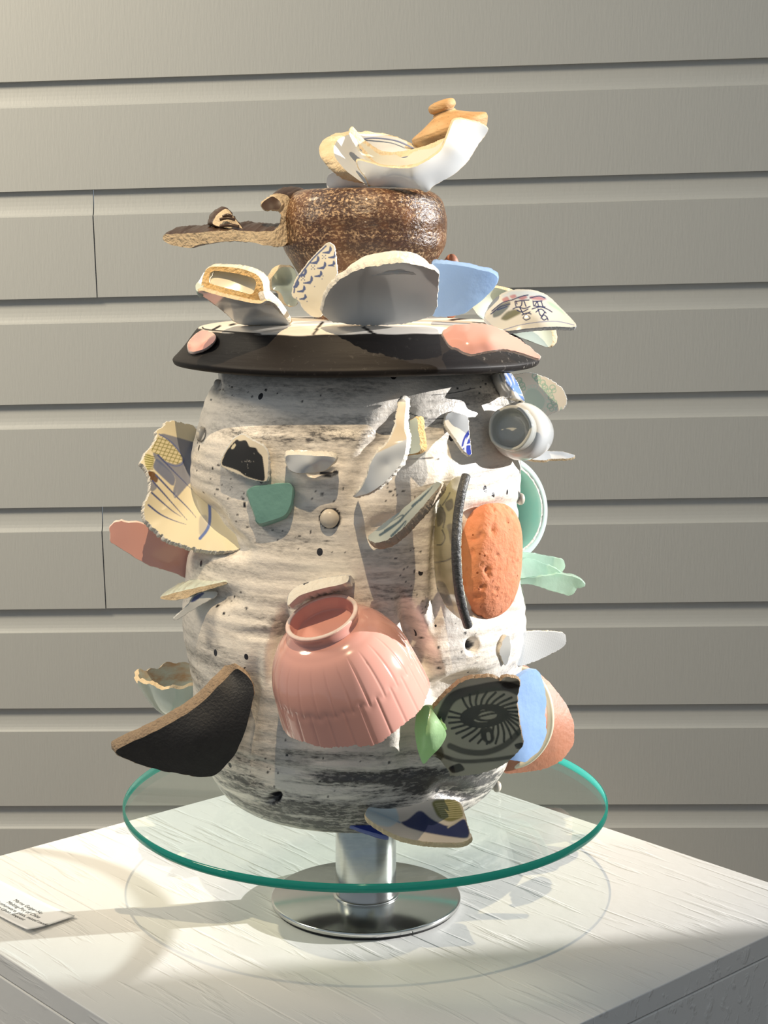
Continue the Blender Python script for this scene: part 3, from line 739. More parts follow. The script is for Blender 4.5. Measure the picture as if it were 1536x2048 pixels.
# ------------------------------------------------------------------ shards on the jar: left side
def p_wing(p):
    p.area([(322,866),(345,872),(400,888),(432,940),(400,960),(380,965),(350,1000),(345,985),(353,955),(330,935),(310,920),(305,905),(316,880)], PBL, 2, 0.8)
    p.area([(312,915),(330,930),(352,955),(347,975),(320,950),(305,935)], PBL, 2, 0.9)
    p.area([(296,938),(305,945),(300,960),(316,975),(303,985),(296,970)], PBL, 2, 0.75)
    p.area([(300,902),(320,868),(340,884),(365,912),(366,922),(352,930),(330,922),(314,908)], (0.66, 0.58, 0.36), 1.5)
    lat = [(300,902),(320,868),(340,884),(365,912),(366,922),(352,930),(330,922),(314,908)]
    q = Paint(p.q, (0, 0, 0)); q.area(lat, (1, 1, 1), 1.0)
    g = Paint(p.q, (0, 0, 0))
    for k in range(-3, 14):
        g.line([(288+k*8, 935+k*2), (326+k*8, 855+k*2)], 1.5, (1, 1, 1), 0.9, False)
        g.line([(290+k*1, 870+k*8), (380+k*1, 893+k*8)], 1.5, (1, 1, 1), 0.9, False)
    p.mixin(g.c[:, 0]*q.c[:, 0]*0.85, (0.16, 0.15, 0.02))
    p.area([(288,912),(296,906),(308,915),(306,930),(296,942),(290,930)], (0.45, 0.42, 0.16), 2, 0.7)
    for k in range(7): p.line([(287+k, 908+k*5), (309-k*0.5, 914+k*4)], 1.6, (0.16, 0.15, 0.03), 0.8, False)
    p.line([(318,868),(345,886),(366,915),(364,928),(350,932),(328,924)], 2.0, (0.10, 0.13, 0.30))
    p.area([(295,942),(308,943),(317,955),(314,966),(304,962),(296,952)], (0.14, 0.07, 0.03), 2)
    for a in ([(312,950),(345,985),(375,1015),(392,1035)], [(305,962),(330,990),(352,1015),(374,1040)], [(303,985),(325,1005),(345,1022),(362,1033)], [(297,1010),(320,1028),(345,1040),(372,1049)], [(316,910),(350,945),(385,980)]):
        p.line(a, 3.6, PB, 1.2, True, True)
    p.line([(398,900),(408,950),(418,1000),(418,1050),(400,1077)], 6, (0.12, 0.17, 0.38), 1.5)
    p.area([(398,1030),(416,1030),(414,1060),(398,1074)], PBL, 3, 0.35)
shard('porcelain_shard', jar, [(338,840,2),(395,852,-6),(440,930,10),(468,1010,28),J(486,1094,-2),J(470,1100,3),J(450,1103,7),J(415,1102,12),(365,1089,50),(335,1080,44),(290,1040,36),(288,1012,33),(300,987,30),(302,962,27),(294,935,22),(281,926,20),(292,906,15),(302,896,12),(314,876,8),(312,862,6),(324,856,4)],
      M_paint, M_white_edge, vec=(-2.2, 4.5, -2.4), inner=[(350,1000,22),(400,1040,36),(360,930,6)], step=1.6, jag=0.9, paint=p_wing, base=CREAM,
      label='cream wing-shaped shard with blue lattice and flower painting')
shard('pink_shard', jar, [(232,1043,14),(285,1046,12),(392,1073,4),(392,1163,4),(335,1141,8),(290,1128,11),(240,1095,13),(220,1085,14),(222,1070,14),(216,1055,14)], M_pink, M_pink_edge, th=4, step=5, label='pink glazed shard sticking out at the left')
shard('porcelain_shard', jar, [(318,1195,70),(345,1186,68),(380,1178,66),(420,1170,66),(452,1162,70),(456,1168,70),(420,1178,66),(390,1187,66),(372,1197,68),(345,1201,69),(325,1199,70)], M_cream, M_celadon, vec=(7, 34, 1), step=3, jag=0.4, label='thin pale shard seen edge-on')
shard('porcelain_shard', jar, [(345,1238,66),(352,1241,66),(395,1213,64),(432,1192,62),(437,1183,60),(405,1183,62),(385,1194,64),(380,1206,65),(371,1216,65)], M_paint, M_porc, th=3.5, step=2, jag=0.3,
      paint=lambda p: p.area([(380,1206),(386,1193),(405,1184),(410,1186),(392,1202)], PB, 1.5), base=(0.62,0.64,0.62), label='small white shard with a blue corner')
M_in5 = mat('rusty_celadon', (0.42, 0.48, 0.43), rough=0.4, var=0.9, vscale=60, stretch=(1, 1, 2.5), vcol=(0.36, 0.20, 0.08))
bowl('bowl_fragment', jar, [(13, -24), (18, -24), (25, -19), (31, -11), (36, -2), (38.5, 2.5)], 3.0, frame(W(388,1352,-16), (0, 0.05, 1)), M_celadon, M_cream, lim=lambda t: 0.93 + 0.035*math.sin(t*7+1)+0.025*math.sin(t*17), segs=140, jag=0.006, inner_mat=M_in5, label='pale green broken bowl at the left')
shard('black_shard', jar, [(474,1336,84),(492,1348,88),(506,1366,92),(508,1390,94),(500,1425,94),(488,1470,93),(470,1510,90),(442,1542,88),(425,1553,87),(400,1555,86),(300,1537,80),(245,1515,78),(230,1505,78),(234,1498,79),(300,1468,84),(352,1441,86),(402,1408,86),(442,1367,84),(466,1342,81)], M_black, M_tan_edge, vec=(-3.6, 6, 3.4), step=5, jag=0.5, inner=[(400,1470,92)], label='black glazed stoneware shard with a brown broken edge')

# ------------------------------------------------------------------ shards on the jar: front
def p_bw(p):
    p.area([(441,930),(452,903),(466,886),(474,878),(478,882),(492,880),(496,888),(499,894),(512,895),(517,905),(525,912),(528,935),(530,957),(527,963),(505,957),(490,952),(478,942),(462,936)], (0.02, 0.019, 0.018), 1.0)
    p.area([(463,893),(470,886),(472,890),(467,898),(462,899)], CREAM, 0.8)
    r = np.random.default_rng(3)
    for _ in range(16): p.dots([(496+r.normal()*6, 925+r.normal()*7)], 0.8, (0.35, 0.33, 0.30))
shard('porcelain_shard', jar, JO([(468,876),(485,868),(500,878),(528,893),(537,908),(536,950),(533,964),(500,958),(470,945),(442,932),(440,922),(452,900)], 8), M_paint_matt, M_porc, vec=(0.3, 6.5, -0.6), step=1.7, jag=0.4, paint=p_bw, base=(0.72, 0.64, 0.50), label='small cream shard with a matt black face')
shard('glass_shard', jar, JO([(492,976),(540,969),(578,966),(585,973),(583,1005),(571,1031),(545,1040),(520,1048),(514,1044),(503,1012)], 7), M_teal, M_teal, vec=(0.5, 6, -2.6), step=5, jag=0.3, label='teal sea glass piece')
shard('porcelain_shard', jar, [J(571,912,14), J(580,909,14), J(620,911,18), J(664,913,16), J(673,917,14), J(668,924,14), J(655,938,12), J(640,944,12), J(592,947,12), J(577,938,11), J(573,925,12)], M_porc, M_white_edge, vec=(0, 9, 1.2), step=4, jag=0.4, inner=[J(620,930,17)], label='small curved white shard like an eyebrow')
M_clay = mat('pale_clay_ball', (0.62, 0.56, 0.47), rough=0.4, var=0.4, vscale=120, vcol=(0.40, 0.34, 0.28))
def button(px, py, r, out=1.0, label=None, sq=0.75):
    c = W(*J(px, py, out)); nrm = Vector((c.x - JX, c.y, 0)).normalized()
    return blob('clay_button', jar, frame(c, nrm), (r, r, r*sq), M_clay, 28, 18, 2.2, 0.01, int(px), label)
button(659, 1037, 5.2, 1.2); button(403, 868, 4.2, 0.6); button(1041, 998, 3.6, 0.5); button(994, 1573, 3.6, 1.0); button(1049, 1137, 3.2, 0.5); button(436, 770, 3.4, 0.0)
# tall shard: a slice of a cup wall standing off the jar
def p_tall(p):
    p.area([(790,790),(820,790),(816,874),(812,879),(752,907),(765,892),(782,873),(792,850)], (0.66, 0.56, 0.42), 1.5, 1.0, False)
shard('porcelain_shard', jar, [J(797,800,14), J(806,797,14), J(812,802,14), J(809,835,32), J(808,860,45), J(814,876,50), J(811,900,50), J(805,922,48), J(795,936,47), J(770,965,43), J(740,986,36), J(704,996,9), J(722,978,28), J(733,957,38), J(740,930,43), J(752,907,46), J(775,888,48), J(790,856,42), J(794,825,27)],
      M_paint, M_white_edge, vec=(2.0, 10.0, 0.2), inner=[J(775,930,44)], step=2.2, jag=0.25, paint=p_tall, base=(0.60, 0.63, 0.66), label='tall upright white shard with a cream edge')
shard('porcelain_shard', jar, [J(806,852,12), J(822,840,16), J(834,833,18), J(837,862,18), J(842,905,16), J(826,908,12), J(806,910,6)], M_celadon, M_orange_edge, vec=(3.6, 5, -0.2), step=4, jag=0.8, label='small olive shard with an ochre edge')
def p_14(p):
    p.ring((947,893), 22, 36, 4, (0.03, 0.05, 0.33), 10); p.area([(925,893),(948,885),(952,920),(938,918),(928,902)], (0.03, 0.05, 0.33), 1); p.line([(924,896),(934,889),(944,889)], 3.2, (0.72, 0.73, 0.74), 0.8)
    p.area([(934,868),(945,860),(946,885),(930,890)], (0.03, 0.05, 0.33), 1); p.ring((947,893), 16, 28, 3, (0.72,0.73,0.74), 10)
shard('porcelain_shard', jar, [J(893,829,3), J(903,823,3), J(920,828,7), J(937,833,10), J(938,868,18), J(943,905,24), J(940,912,25), J(926,900,22), J(903,866,12), J(889,846,5)], M_paint, M_white_edge, vec=(-1.0, 4, -1), step=1.3, jag=0.3, paint=p_14, base=(0.68, 0.68, 0.66), label='pointed white shard with a cobalt blue tip')
def p_15(p):
    for a in ([(760,1070),(790,1050),(820,1020),(835,1005)], [(770,1062),(800,1042),(805,1030),(780,1045)], [(825,1012),(850,990),(866,972)], [(783,1072),(800,1055),(812,1042),(806,1058)], [(840,1000),(858,980)]): p.line(a, 5, (0.10, 0.14, 0.16), 1.5, True, True)
shard('porcelain_shard', jar, [J(735,1078,26), J(740,1068,28), J(790,1030,33), J(840,990,34), J(876,960,30), J(885,965,32), J(852,1006,38), J(806,1057,37), J(778,1079,34), J(750,1087,30)], M_paint, M_tan2, vec=(2.6, 4.0, -4.2), step=1.8, jag=0.5, paint=p_15, base=(0.50, 0.53, 0.47), label='long slanting shard with dark blue brushwork')
def p_16(p):
    dk = (0.05, 0.055, 0.05)
    for pl in ([(872,1015),(885,1012),(892,1030),(884,1050),(874,1055)], [(888,1005),(905,995),(908,1015),(895,1025)], [(892,1050),(906,1045),(908,1085),(900,1088),(898,1065)], [(872,1160),(890,1165),(905,1205),(910,1230),(895,1215),(878,1190)]): p.area(pl, dk, 3, 0.85)
    for a in ([(885,1010),(895,995),(900,985)], [(884,1060),(890,1075),(884,1088),(874,1090)], [(868,1125),(890,1122),(905,1115)], [(880,1010),(890,1030),(886,1055)]): p.line(a, 2.5, dk, 1.5)
pl = shard('plate_shard', jar, [J(906,956,4), J(918,953,24), J(930,955,40), J(917,1010,46), J(912,1060,50), J(911,1110,52), J(914,1165,50), J(924,1220,44), J(932,1248,38), J(915,1234,20), J(892,1215,5), J(874,1175,1), J(868,1130,0), J(867,1090,0), J(871,1032,1), J(882,986,2)], M_paint, M_celadon, vec=(3, 3.2, 0), step=1.8, jag=0.3, paint=p_16, base=(0.37, 0.34, 0.19), label='edge-on plate shard with olive glaze, leaf painting and a dark rim')
M_rim = mat('dark_plate_rim', (0.055, 0.055, 0.055), rough=0.45, var=0.5, vscale=500, vcol=(0.12, 0.12, 0.12), bump=0.4, bscale=600)
rc = smooth_curve([W(*J(932,952,42)), W(*J(923,985,46)), W(*J(915,1035,50)), W(*J(912,1090,53)), W(*J(914,1145,52)), W(*J(921,1200,48)), W(*J(936,1252,40))], 6)
tube('plate_rim', pl, rc, 2.5, M_rim, 12)
# brick pebble
m = mat('red_brick', (0.66, 0.235, 0.115), rough=0.9, var=0.5, vscale=110, vcol=(0.74, 0.32, 0.19), bump=0.5, bscale=300, speck=(170, 0.11, (0.30, 0.08, 0.03)))
c = W(*J(982, 1119, 2)); nrm = Vector((c.x - JX, c.y, 0)).normalized()
bk = blob('brick_pebble', jar, frame(c, (0, 0, 1), nrm), (13.0, 23.5, 33.0), m, 120, 90, 2.45, 0.03, 4, 'rounded red brick pebble full of pits')
me = bk.data; co = np.array([v.co[:] for v in me.vertices]); nr = np.array([v.normal[:] for v in me.vertices]); rg = np.random.default_rng(8); disp = np.zeros(len(co)); pitcol = []
bx_, by_ = to_px(co)
for _ in range(90):
    k = rg.integers(len(co)); r = rg.uniform(0.5, 1.5)/1000; dd = np.linalg.norm((co - co[k]) * np.array([1, 1, rg.uniform(0.5, 1)]), axis=1); disp -= rg.uniform(0.4, 1.3)/1000*np.exp(-(dd/r)**2)
for cx, cy, rx, ry, dp in ((974,1142,5,7,2.2),(948,1078,9,5,1.8),(962,1070,5,6,1.6),(986,1060,5,11,1.6),(955,1035,8,6,1.2),(946,1105,5,8,1.4),(955,1195,9,5,1.6),(995,1110,4,4,1.3),(965,1175,7,4,1.4)):
    disp -= dp/1000*np.exp(-(((bx_-cx)/rx)**2+((by_-cy)/ry)**2))*(nr[:, 1] < 0.2)
co = co + nr*disp[:, None]; me.vertices.foreach_set('co', co.ravel()); me.update()
# small cup, foot towards us
def cupM(px, py, d, axis): return frame(W(px, py, d), CR*axis[0] + CU*axis[1] + CT*axis[2])
cm = cupM(1046, 864, 44, (-0.36, 0.04, 0.93))
cup = bowl('small_cup', jar, [(8.5, 17.0), (13.2, 15.5), (15.8, 12), (16.6, 6), (16.4, 0), (15.5, -8), (14.5, -14)], 2.0, cm, M_porc, M_white_edge, segs=110, jag=0.0, label='small grey-white cup turned with its foot outwards')
M_grey = mat('grey_glaze', (0.50, 0.51, 0.48), rough=0.12, coat=0.4, var=0.3, vscale=60, vcol=(0.40, 0.38, 0.32))
lathe('foot_ring', cup, [(12.5, 14), (12.9, 24), (12.6, 26.2), (11.6, 26.6), (10.8, 26.0), (10.2, 22), (8.4, 18.5), (0, 17.6)], cm, M_grey, segs=80, rfun=lambda t, r, z: 0.25*np.sin(t*5+1)*(z > 23), sub=3)
shard('porcelain_shard', jar, [(1020,898,34),(1046,893,30),(1086,901,22),(1130,904,14),(1149,910,10),(1150,914,10),(1140,917,12),(1110,917,18),(1085,921,24),(1060,918,30),(1035,908,36)], M_porc, M_cream, vec=(0, 3, -1.6), step=3, jag=0.4, label='flat cream-edged shard under the small cup')
GRN = (0.34, 0.55, 0.45)
def p_20(p):
    p.area([(1045,800),(1055,775),(1075,778),(1092,800),(1085,820),(1068,826),(1050,815)], (0.50, 0.66, 0.58), 3, 0.8)
    for k in range(26):
        a = k/26*6.283; p.ring((1068+27*math.cos(a), 803+30*math.sin(a)), 3.4, 3.4, 1.4, (0.62,0.74,0.66))
    for c in ((1038,760),(1044,770),(1075,757),(1085,765),(1090,775),(1098,783),(1102,795),(1108,805),(1070,752),(1105,775),(1100,812),(1035,775)): p.ring(c, 5.5, 5, 1.6, GRN); p.ring((c[0]+3, c[1]+6), 4, 4.5, 1.3, GRN)
    for x in (1108, 1118): p.area([(x,822),(x+4,812),(x+8,820)], (0.45,0.62,0.58), 1.5, 0.8)
shard('plate_shard', jar, [(1015,752,-18),(1040,747,-18),(1062,745,-17),(1098,757,-16),(1124,775,-16),(1135,800,-16),(1129,817,-16),(1087,835,-14),(1060,838,-12),(1020,800,-12)], M_paint, M_porc, th=3.5, step=1.4, jag=0.7, paint=p_20, base=(0.76, 0.73, 0.66), label='cream plate shard with green lace pattern')
def p_21(p):
    p.area([(1008,738),(1022,736),(1036,765),(1052,806),(1045,800),(1022,778),(1012,768)], (0.18, 0.30, 0.66), 1.5)
    for a in ([(1010,745),(1022,765),(1020,775)], [(1024,752),(1030,770)], [(1016,740),(1022,752)], [(1030,785),(1040,795)]): p.line(a, 3.5, (0.72,0.74,0.78), 1.2, True, True)
shard('porcelain_shard', jar, [J(986,748,3), (1004,746,58), (1022,745,46), (1036,768,48), (1051,804,52), (1040,799,54), (1020,795,54), J(1004,790,2), J(995,772,2)], M_paint, M_white_edge, vec=(-2, 5, -1), inner=[(1008,766,62)], step=1.4, jag=0.4, paint=p_21, base=(0.74, 0.73, 0.70), label='chunky blue and white shard under the lid')
# mint bowl at the right
bm = frame(W(1006, 1018, -4), CR*0.50 + CU*0.05 + CT*0.86)
mb = bowl('mint_bowl', jar, [(12, -22), (20, -19), (26.0, -10), (28.5, -2), (29.5, 1.0)], 2.2, bm, M_mint, M_white_edge, segs=120, jag=0.002, inner_mat=M_mint_in, label='mint green bowl behind the right flank')
lathe('bowl_rim', mb, [(27.5, 0), (29.2, 1.8), (32.5, 1.0), (33.4, -0.8), (32.0, -2.2), (29.0, -2.6)], bm, M_mint, segs=120, sub=3)
for ol, lb in (([(1030,1105,22),(1060,1108,14),(1100,1115,4),(1129,1119,0),(1131,1136,0),(1120,1151,2),(1060,1140,12),(1030,1120,22)], 'clear mint glass lump'),
               ([(1036,1128,30),(1047,1117,26),(1062,1117,20),(1104,1133,12),(1127,1149,8),(1121,1154,8),(1090,1151,14),(1060,1154,22),(1036,1157,30)], 'bright mint glass lump in front'),
               ([(1030,1158,26),(1080,1153,18),(1120,1148,10),(1158,1157,5),(1172,1170,3),(1166,1175,3),(1153,1175,4),(1150,1186,4),(1136,1192,5),(1110,1182,10),(1060,1168,20),(1030,1166,26)], 'long pale mint glass splinter')):
    shard('glass_shard', jar, ol, M_mintglass, M_mintglass, th=4.5, step=5, jag=0.7, label=lb)
def p_24(p):
    for k in range(40):
        p.line([(1010+k*4.2, 1255), (985+k*4.2, 1340)], 0.9, (0.30,0.31,0.31), 0.8, False, False, 0.6); p.line([(1010, 1258+k*3.2), (1140, 1240+k*3.2)], 0.8, (0.32,0.33,0.33), 0.8, False, False, 0.5)
shard('glass_shard', jar, [(1028,1267,34),(1075,1262,18),(1120,1264,6),(1131,1268,3),(1133,1285,3),(1125,1296,5),(1080,1319,18),(1042,1333,32),(1022,1326,40),(1018,1292,40)], M_paint_matt, M_white_edge, th=3, step=1.5, jag=0.5, paint=p_24, base=(0.42,0.43,0.43), label='white frosted textured glass shard')
shard('porcelain_shard', jar, [J(1004,1282,4), J(1019,1268,8), J(1022,1300,9), J(1013,1335,5), J(998,1312,2)], mat('mesh_grey_glaze', (0.48,0.48,0.46), rough=0.3), M_white_edge, th=3, step=4, jag=0.6, label='little grey shard beside the frosted glass')
# terracotta plate at the lower right
tp = shard('terracotta_plate', jar, [(1000,1310,-8),(1040,1326,-12),(1085,1350,-18),(1128,1398,-24),(1149,1443,-26),(1148,1485,-24),(1130,1518,-18),(1095,1536,-10),(1050,1545,-2),(1005,1548,6),(960,1480,10),(960,1370,0)], M_terra, M_white_edge, th=5, inner=[(1070,1430,6)], step=5, jag=0.8, label='terracotta backed plate shard at the lower right')
fr_ = [(1000,1335),(1035,1337),(1068,1350),(1092,1385),(1101,1425),(1098,1465),(1080,1500),(1050,1525),(1010,1535)]
tube('foot_ring', tp, smooth_curve([W(x, y, 7 - abs(y-1430)*0.06) for x, y in fr_], 5), 2.2, mat('cream_glaze', (0.74, 0.68, 0.52), rough=0.25), 10, 'cream foot ring')
r_ = np.random.default_rng(4)
for x, y in ((1062,1540),(1076,1536),(1092,1532),(1108,1528),(1128,1514),(1048,1543)):
    blob('glaze_chip', tp, frame(W(x, y, 2 - (x-1050)*0.2), CT), (r_.uniform(2, 3.4), r_.uniform(1.2, 2), 1.4), M_white_edge, 14, 8, 2.4, 0.12, int(x), None)
shard('glass_shard', jar, [(1030,1358,60),(1064,1339,50),(1077,1340,46),(1088,1366,44),(1093,1400,44),(1090,1440,45),(1095,1466,44),(1080,1500,48),(1055,1525,56),(1014,1518,66),(1025,1500,66),(1020,1440,66),(1016,1400,64)], M_blueglass, M_blueglass, th=4.0, step=5, jag=0.8, label='sky blue glass shard')
def p_27(p):
    dk = (0.012, 0.012, 0.013)
    cx, cy = 975, 1432
    p.line([(880,1440),(905,1395),(960,1378),(1010,1372),(1045,1385)], 20, dk, 3, True, False, 0.9)
    p.line([(1010,1372),(1035,1368)], 14, dk, 3, True, False, 0.8)
    for k in range(26):
        a = math.radians(-150 + k*13); 
        x0, y0 = cx + 38*math.cos(a), cy + 17*math.sin(a); x1, y1 = cx + 78*math.cos(a+0.35), cy + 52*math.sin(a+0.35)+4
        p.line([(x0, y0), ((x0+x1)/2 + 4*math.sin(a), (y0+y1)/2), (x1, y1)], 4.6, dk, 1.5)
    p.ring((968,1432), 37, 18, 11, dk, -6); p.ring((976,1431), 24, 10, 4, dk, -6); p.line([(950,1436),(980,1428),(1000,1426)], 4, dk)
    p.area([(925,1432),(945,1418),(965,1415),(950,1440),(935,1447)], dk, 2)
    p.line([(900,1492),(930,1503),(970,1505),(1010,1490),(1040,1462)], 12, dk, 3, True, False, 0.85)
    p.area([(960,1455),(985,1455),(990,1480),(978,1490),(962,1478)], dk, 3); p.area([(972,1465),(980,1464),(982,1480),(975,1482)], (0.40,0.37,0.30), 1.5)
    p.line([(870,1505),(920,1522),(980,1520),(1035,1512)], 8, dk, 3, True, False, 0.85); p.area([(895,1535),(920,1525),(932,1540),(905,1548)], dk, 2)
    p.line([(860,1530),(880,1512),(875,1490)], 14, dk, 4, True, False, 0.8); p.area([(1028,1488),(1048,1484),(1044,1498),(1032,1498)], dk, 1.5)
shard('plate_shard', jar, [(850,1470,104),(862,1424,109),(885,1397,112),(925,1360,114),(985,1353,113),(1000,1363,112),(1010,1353,112),(1035,1357,110),(1041,1366,109),(1033,1402,102),(1042,1470,89),(1047,1492,86),(1025,1515,82),(1000,1535,79),(950,1550,76),(900,1553,78),(862,1541,80),(850,1515,88)], M_paint, M_tan_edge, th=3.2, inner=[(950,1450,92)], step=1.7, jag=0.5, paint=p_27, base=(0.42, 0.39, 0.31), label='grey shard with a black striped shell drawing')
shard('glass_lump', jar, [(850,1408,114),(863,1417,116),(880,1442,117),(895,1468,114),(884,1491,113),(860,1515,110),(846,1532,107),(835,1500,109),(828,1462,111),(833,1428,112)], M_jade, M_jade, th=16, inner=[(850,1470,122),(850,1440,119.5),(848,1500,115)], step=4, jag=0.2, label='jade green glass nugget')

# ------------------------------------------------------------------ pink bowl
ax = (CR*-0.29 + CU*0.82 + CT*0.47).normalized()
fc = W(643, 1234, 134)
pm = frame(fc, ax, CT)
def petals(tt, s):
    n = 26; w1 = 0.60 + 0.02*np.cos(tt*n)
    g1 = -0.55*np.exp(-(np.abs(np.sin(tt*n/2))/0.13)**1.2) * np.clip((s-0.18)/0.12, 0, 1)
    g2 = -0.55*np.exp(-(np.abs(np.cos(tt*n/2))/0.13)**1.2)
    k = np.clip((s-w1)/0.03+0.5, 0, 1)
    return g1*(1-k) + g2*k - 0.22*np.exp(-((s-w1)/0.035)**2) - 0.25*np.exp(-((s-0.15)/0.03)**2)
def plim(t):
    # t = 0 faces the camera; the lower rim is broken, shortest at the right
    d = (t + math.pi) % (2*math.pi) - math.pi
    return 0.90 + 0.055*math.sin(d) + 0.010*math.sin(d*9) + 0.012*math.sin(d*4+1) + 0.015*(1 if -0.1 < d < 0.25 else 0)
pb = bowl('pink_bowl', jar, [(17.0, -6.0), (22.5, -8.0), (29.5, -13.5), (35.0, -22), (38.6, -32), (40.2, -43), (41.6, -54), (42.4, -63)], 2.8, pm, M_pink, M_pink_edge, lim=plim, segs=420, ns=110, rfun=petals, jag=0.004, label='pale pink fluted bowl upside down on the jar front')
lathe('foot_ring', pb, [(18.8, -8.0), (18.6, -4.4), (20.2, -0.8), (19.8, 0.1), (18.0, 0.1), (17.4, -0.8), (16.4, -5.6), (14.4, -7.4), (0, -7.8)], pm, M_pink, segs=120, sub=4)
lathe('foot_ring_edge', pb, [(17.6, -0.3), (18.1, 0.4), (19.6, 0.4), (20.3, -0.4)], pm, M_pink_edge, segs=120, sub=3)
shard('porcelain_shard', jar, [(574,1214,138),(577,1188,131),(592,1172,128),(640,1157,127),(696,1150,125),(699,1153,125),(695,1166,130),(640,1178,134),(600,1190,135),(588,1200,137)], M_white_edge, M_porc, vec=(2, 30, -9), step=4, jag=0.15, label='curved cream shard above the pink bowl')
c = W(*J(565, 1228, 6)); blob('clay_button', jar, frame(c, CT), (2.8, 2.8, 2.8), M_cream, 20, 14)
# shards at the foot of the jar
def p_32(p):
    p.area([(800,1645),(815,1640),(840,1618),(865,1640),(900,1655),(930,1634),(940,1665),(935,1678),(890,1672),(850,1665),(815,1655)], (0.035, 0.045, 0.12), 3)
    p.area([(860,1600),(915,1598),(930,1634),(900,1645),(875,1635)], (0.20, 0.19, 0.08), 4); p.line([(735,1618),(765,1630),(800,1645)], 3, (0.22,0.30,0.40), 2)
    for k in range(8): p.line([(870+k*2, 1608+k*4), (925, 1602+k*4.5)], 1.6, (0.50,0.46,0.26), 1, False, False, 0.8)
    p.line([(896,1655),(915,1642),(932,1632)], 3, (0.5,0.46,0.36), 1.5)
    p.area([(727,1630),(735,1612),(790,1610),(800,1640),(780,1655),(755,1650)], (0.38, 0.50, 0.56), 4, 0.8)
bs = shard('porcelain_shard', jar, [(728,1632,99),(736,1613,92),(765,1606,86),(840,1598,80),(920,1598,78),(932,1640,89),(939,1664,97),(945,1674,100),(925,1686,102),(850,1684,104),(800,1674,103),(762,1656,102)], M_paint, M_cream, vec=(0.2, 1.8, -3.6), step=1.7, jag=0.3, paint=p_32, base=(0.58, 0.53, 0.46), label='large blue and white shard under the jar front with a drilled edge')
blob('hole_shade_dot', bs, frame(W(914, 1692, 102), CT), (1.7, 1.7, 0.8), M_black, 16, 10, label='black dot standing in for the shade of a hole in the shard edge')  # solid black dot painting in the shade of a drilled hole
shard('glass_shard', jar, [(687,1640,84),(700,1625,80),(742,1621,78),(764,1650,84),(780,1671,90),(768,1671,90),(722,1658,87),(692,1647,85)], mat('cobalt_glaze', (0.01, 0.035, 0.28), rough=0.15, coat=0.4), mat('cobalt_edge', (0.05, 0.08, 0.30), rough=0.4), th=4, step=5, jag=0.3, label='small deep cobalt blue shard')

def lean(pts, amt, y0, y1):
    return [(x, y, d + amt * min(1, max(0, (y0 - y) / (y0 - y1)))) for x, y, d in pts]
# ------------------------------------------------------------------ things fixed to the lid
# brown pot used as a knob
m, N, L, P = nmat('brown_speckled_glaze'); tc = N.new('ShaderNodeTexCoord')
sp_ = ramp(noise(mapping((1, 1, 1.3)), 520, 4, 0.65), 0.50, 0.62); bnd = ramp(noise(mapping((3, 3, 60)), 1.7, 5, 0.6), 0.40, 0.62); blt = ramp(noise(mapping((1, 1, 1)), 45, 4, 0.6), 0.45, 0.62)
f_ = math_('MULTIPLY', sp_, math_('ADD', math_('MULTIPLY', bnd, 0.75), 0.22))
mx1 = N.new('ShaderNodeMix'); mx1.data_type = 'RGBA'; L.new(blt, mx1.inputs[0]); mx1.inputs[6].default_value = (0.060, 0.026, 0.013, 1); mx1.inputs[7].default_value = (0.15, 0.065, 0.026, 1)
mx = N.new('ShaderNodeMix'); mx.data_type = 'RGBA'; L.new(f_, mx.inputs[0]); L.new(mx1.outputs[2], mx.inputs[6]); mx.inputs[7].default_value = (0.62, 0.42, 0.24, 1)
L.new(mx.outputs[2], P.inputs['Base Color']); P.inputs['Roughness'].default_value = 0.32; P.inputs['Coat Weight'].default_value = 0.25
bp = N.new('ShaderNodeBump'); bp.inputs['Strength'].default_value = 0.6; bp.inputs['Distance'].default_value = 0.0015
L.new(noise(mapping((1, 1, 2)), 260, 4), bp.inputs['Height']); L.new(bp.outputs[0], P.inputs['Normal']); M_brown = m
pz = W(728, 455, 0); PX = pz.x
def Z(py): return (W(728, py, 0).z) * 1000
pprof = [(0, Z(380)), (28, Z(379.5)), (37, Z(381)), (42, Z(388)), (46.0, Z(405)), (48.4, Z(430)), (48.6, Z(455)), (48.0, Z(480)), (46.0, Z(503)), (42.5, Z(525)), (38, Z(550)), (33, Z(580)), (30, Z(610)), (30, 365.5)]
PM = Matrix.Translation((PX, 0, 0))
lathe('brown_pot', lid, pprof, PM, M_brown, segs=200, sub=8, rfun=lambda t, r, z: (0.25*np.sin(z*0.45+0.5*np.sin(t)) + 0.5*np.sin(t*2+z*0.05) + 0.25*np.sin(t*5-z*0.3))*(r > 32), label='speckled brown stoneware pot set as the lid knob')
# brown ledge at the left of the pot
M_ledge = mat('chocolate_glaze', (0.055, 0.030, 0.018), rough=0.35, var=0.5, vscale=80, vcol=(0.10, 0.055, 0.03))
M_crust = mat('cream_stoneware_crust', (0.62, 0.50, 0.34), rough=0.85, var=0.5, vscale=140, vcol=(0.36, 0.26, 0.17), bump=1.0, bscale=420)
lg = shard('ledge_shard', lid, [(327,470,36),(336,468,36),(385,466,36),(440,461,36),(480,460,34),(500,463,32),(545,463,28),(558,452,24),(564,432,22),(553,420,22),(560,405,20),(545,398,20),(543,390,20),(556,386,18),(580,392,12),(582,440,14),(579,480,18),(566,494,22),(545,493,28),(500,484,32),(470,482,34),(440,484,36),(405,488,36),(378,496,36),(360,494,36),(335,488,36),(325,480,36)],
      M_crust, M_ledge, vec=(8, 30, 5), step=3, jag=0.5, label='broken ledge of dark brown glaze with a rough cream edge')
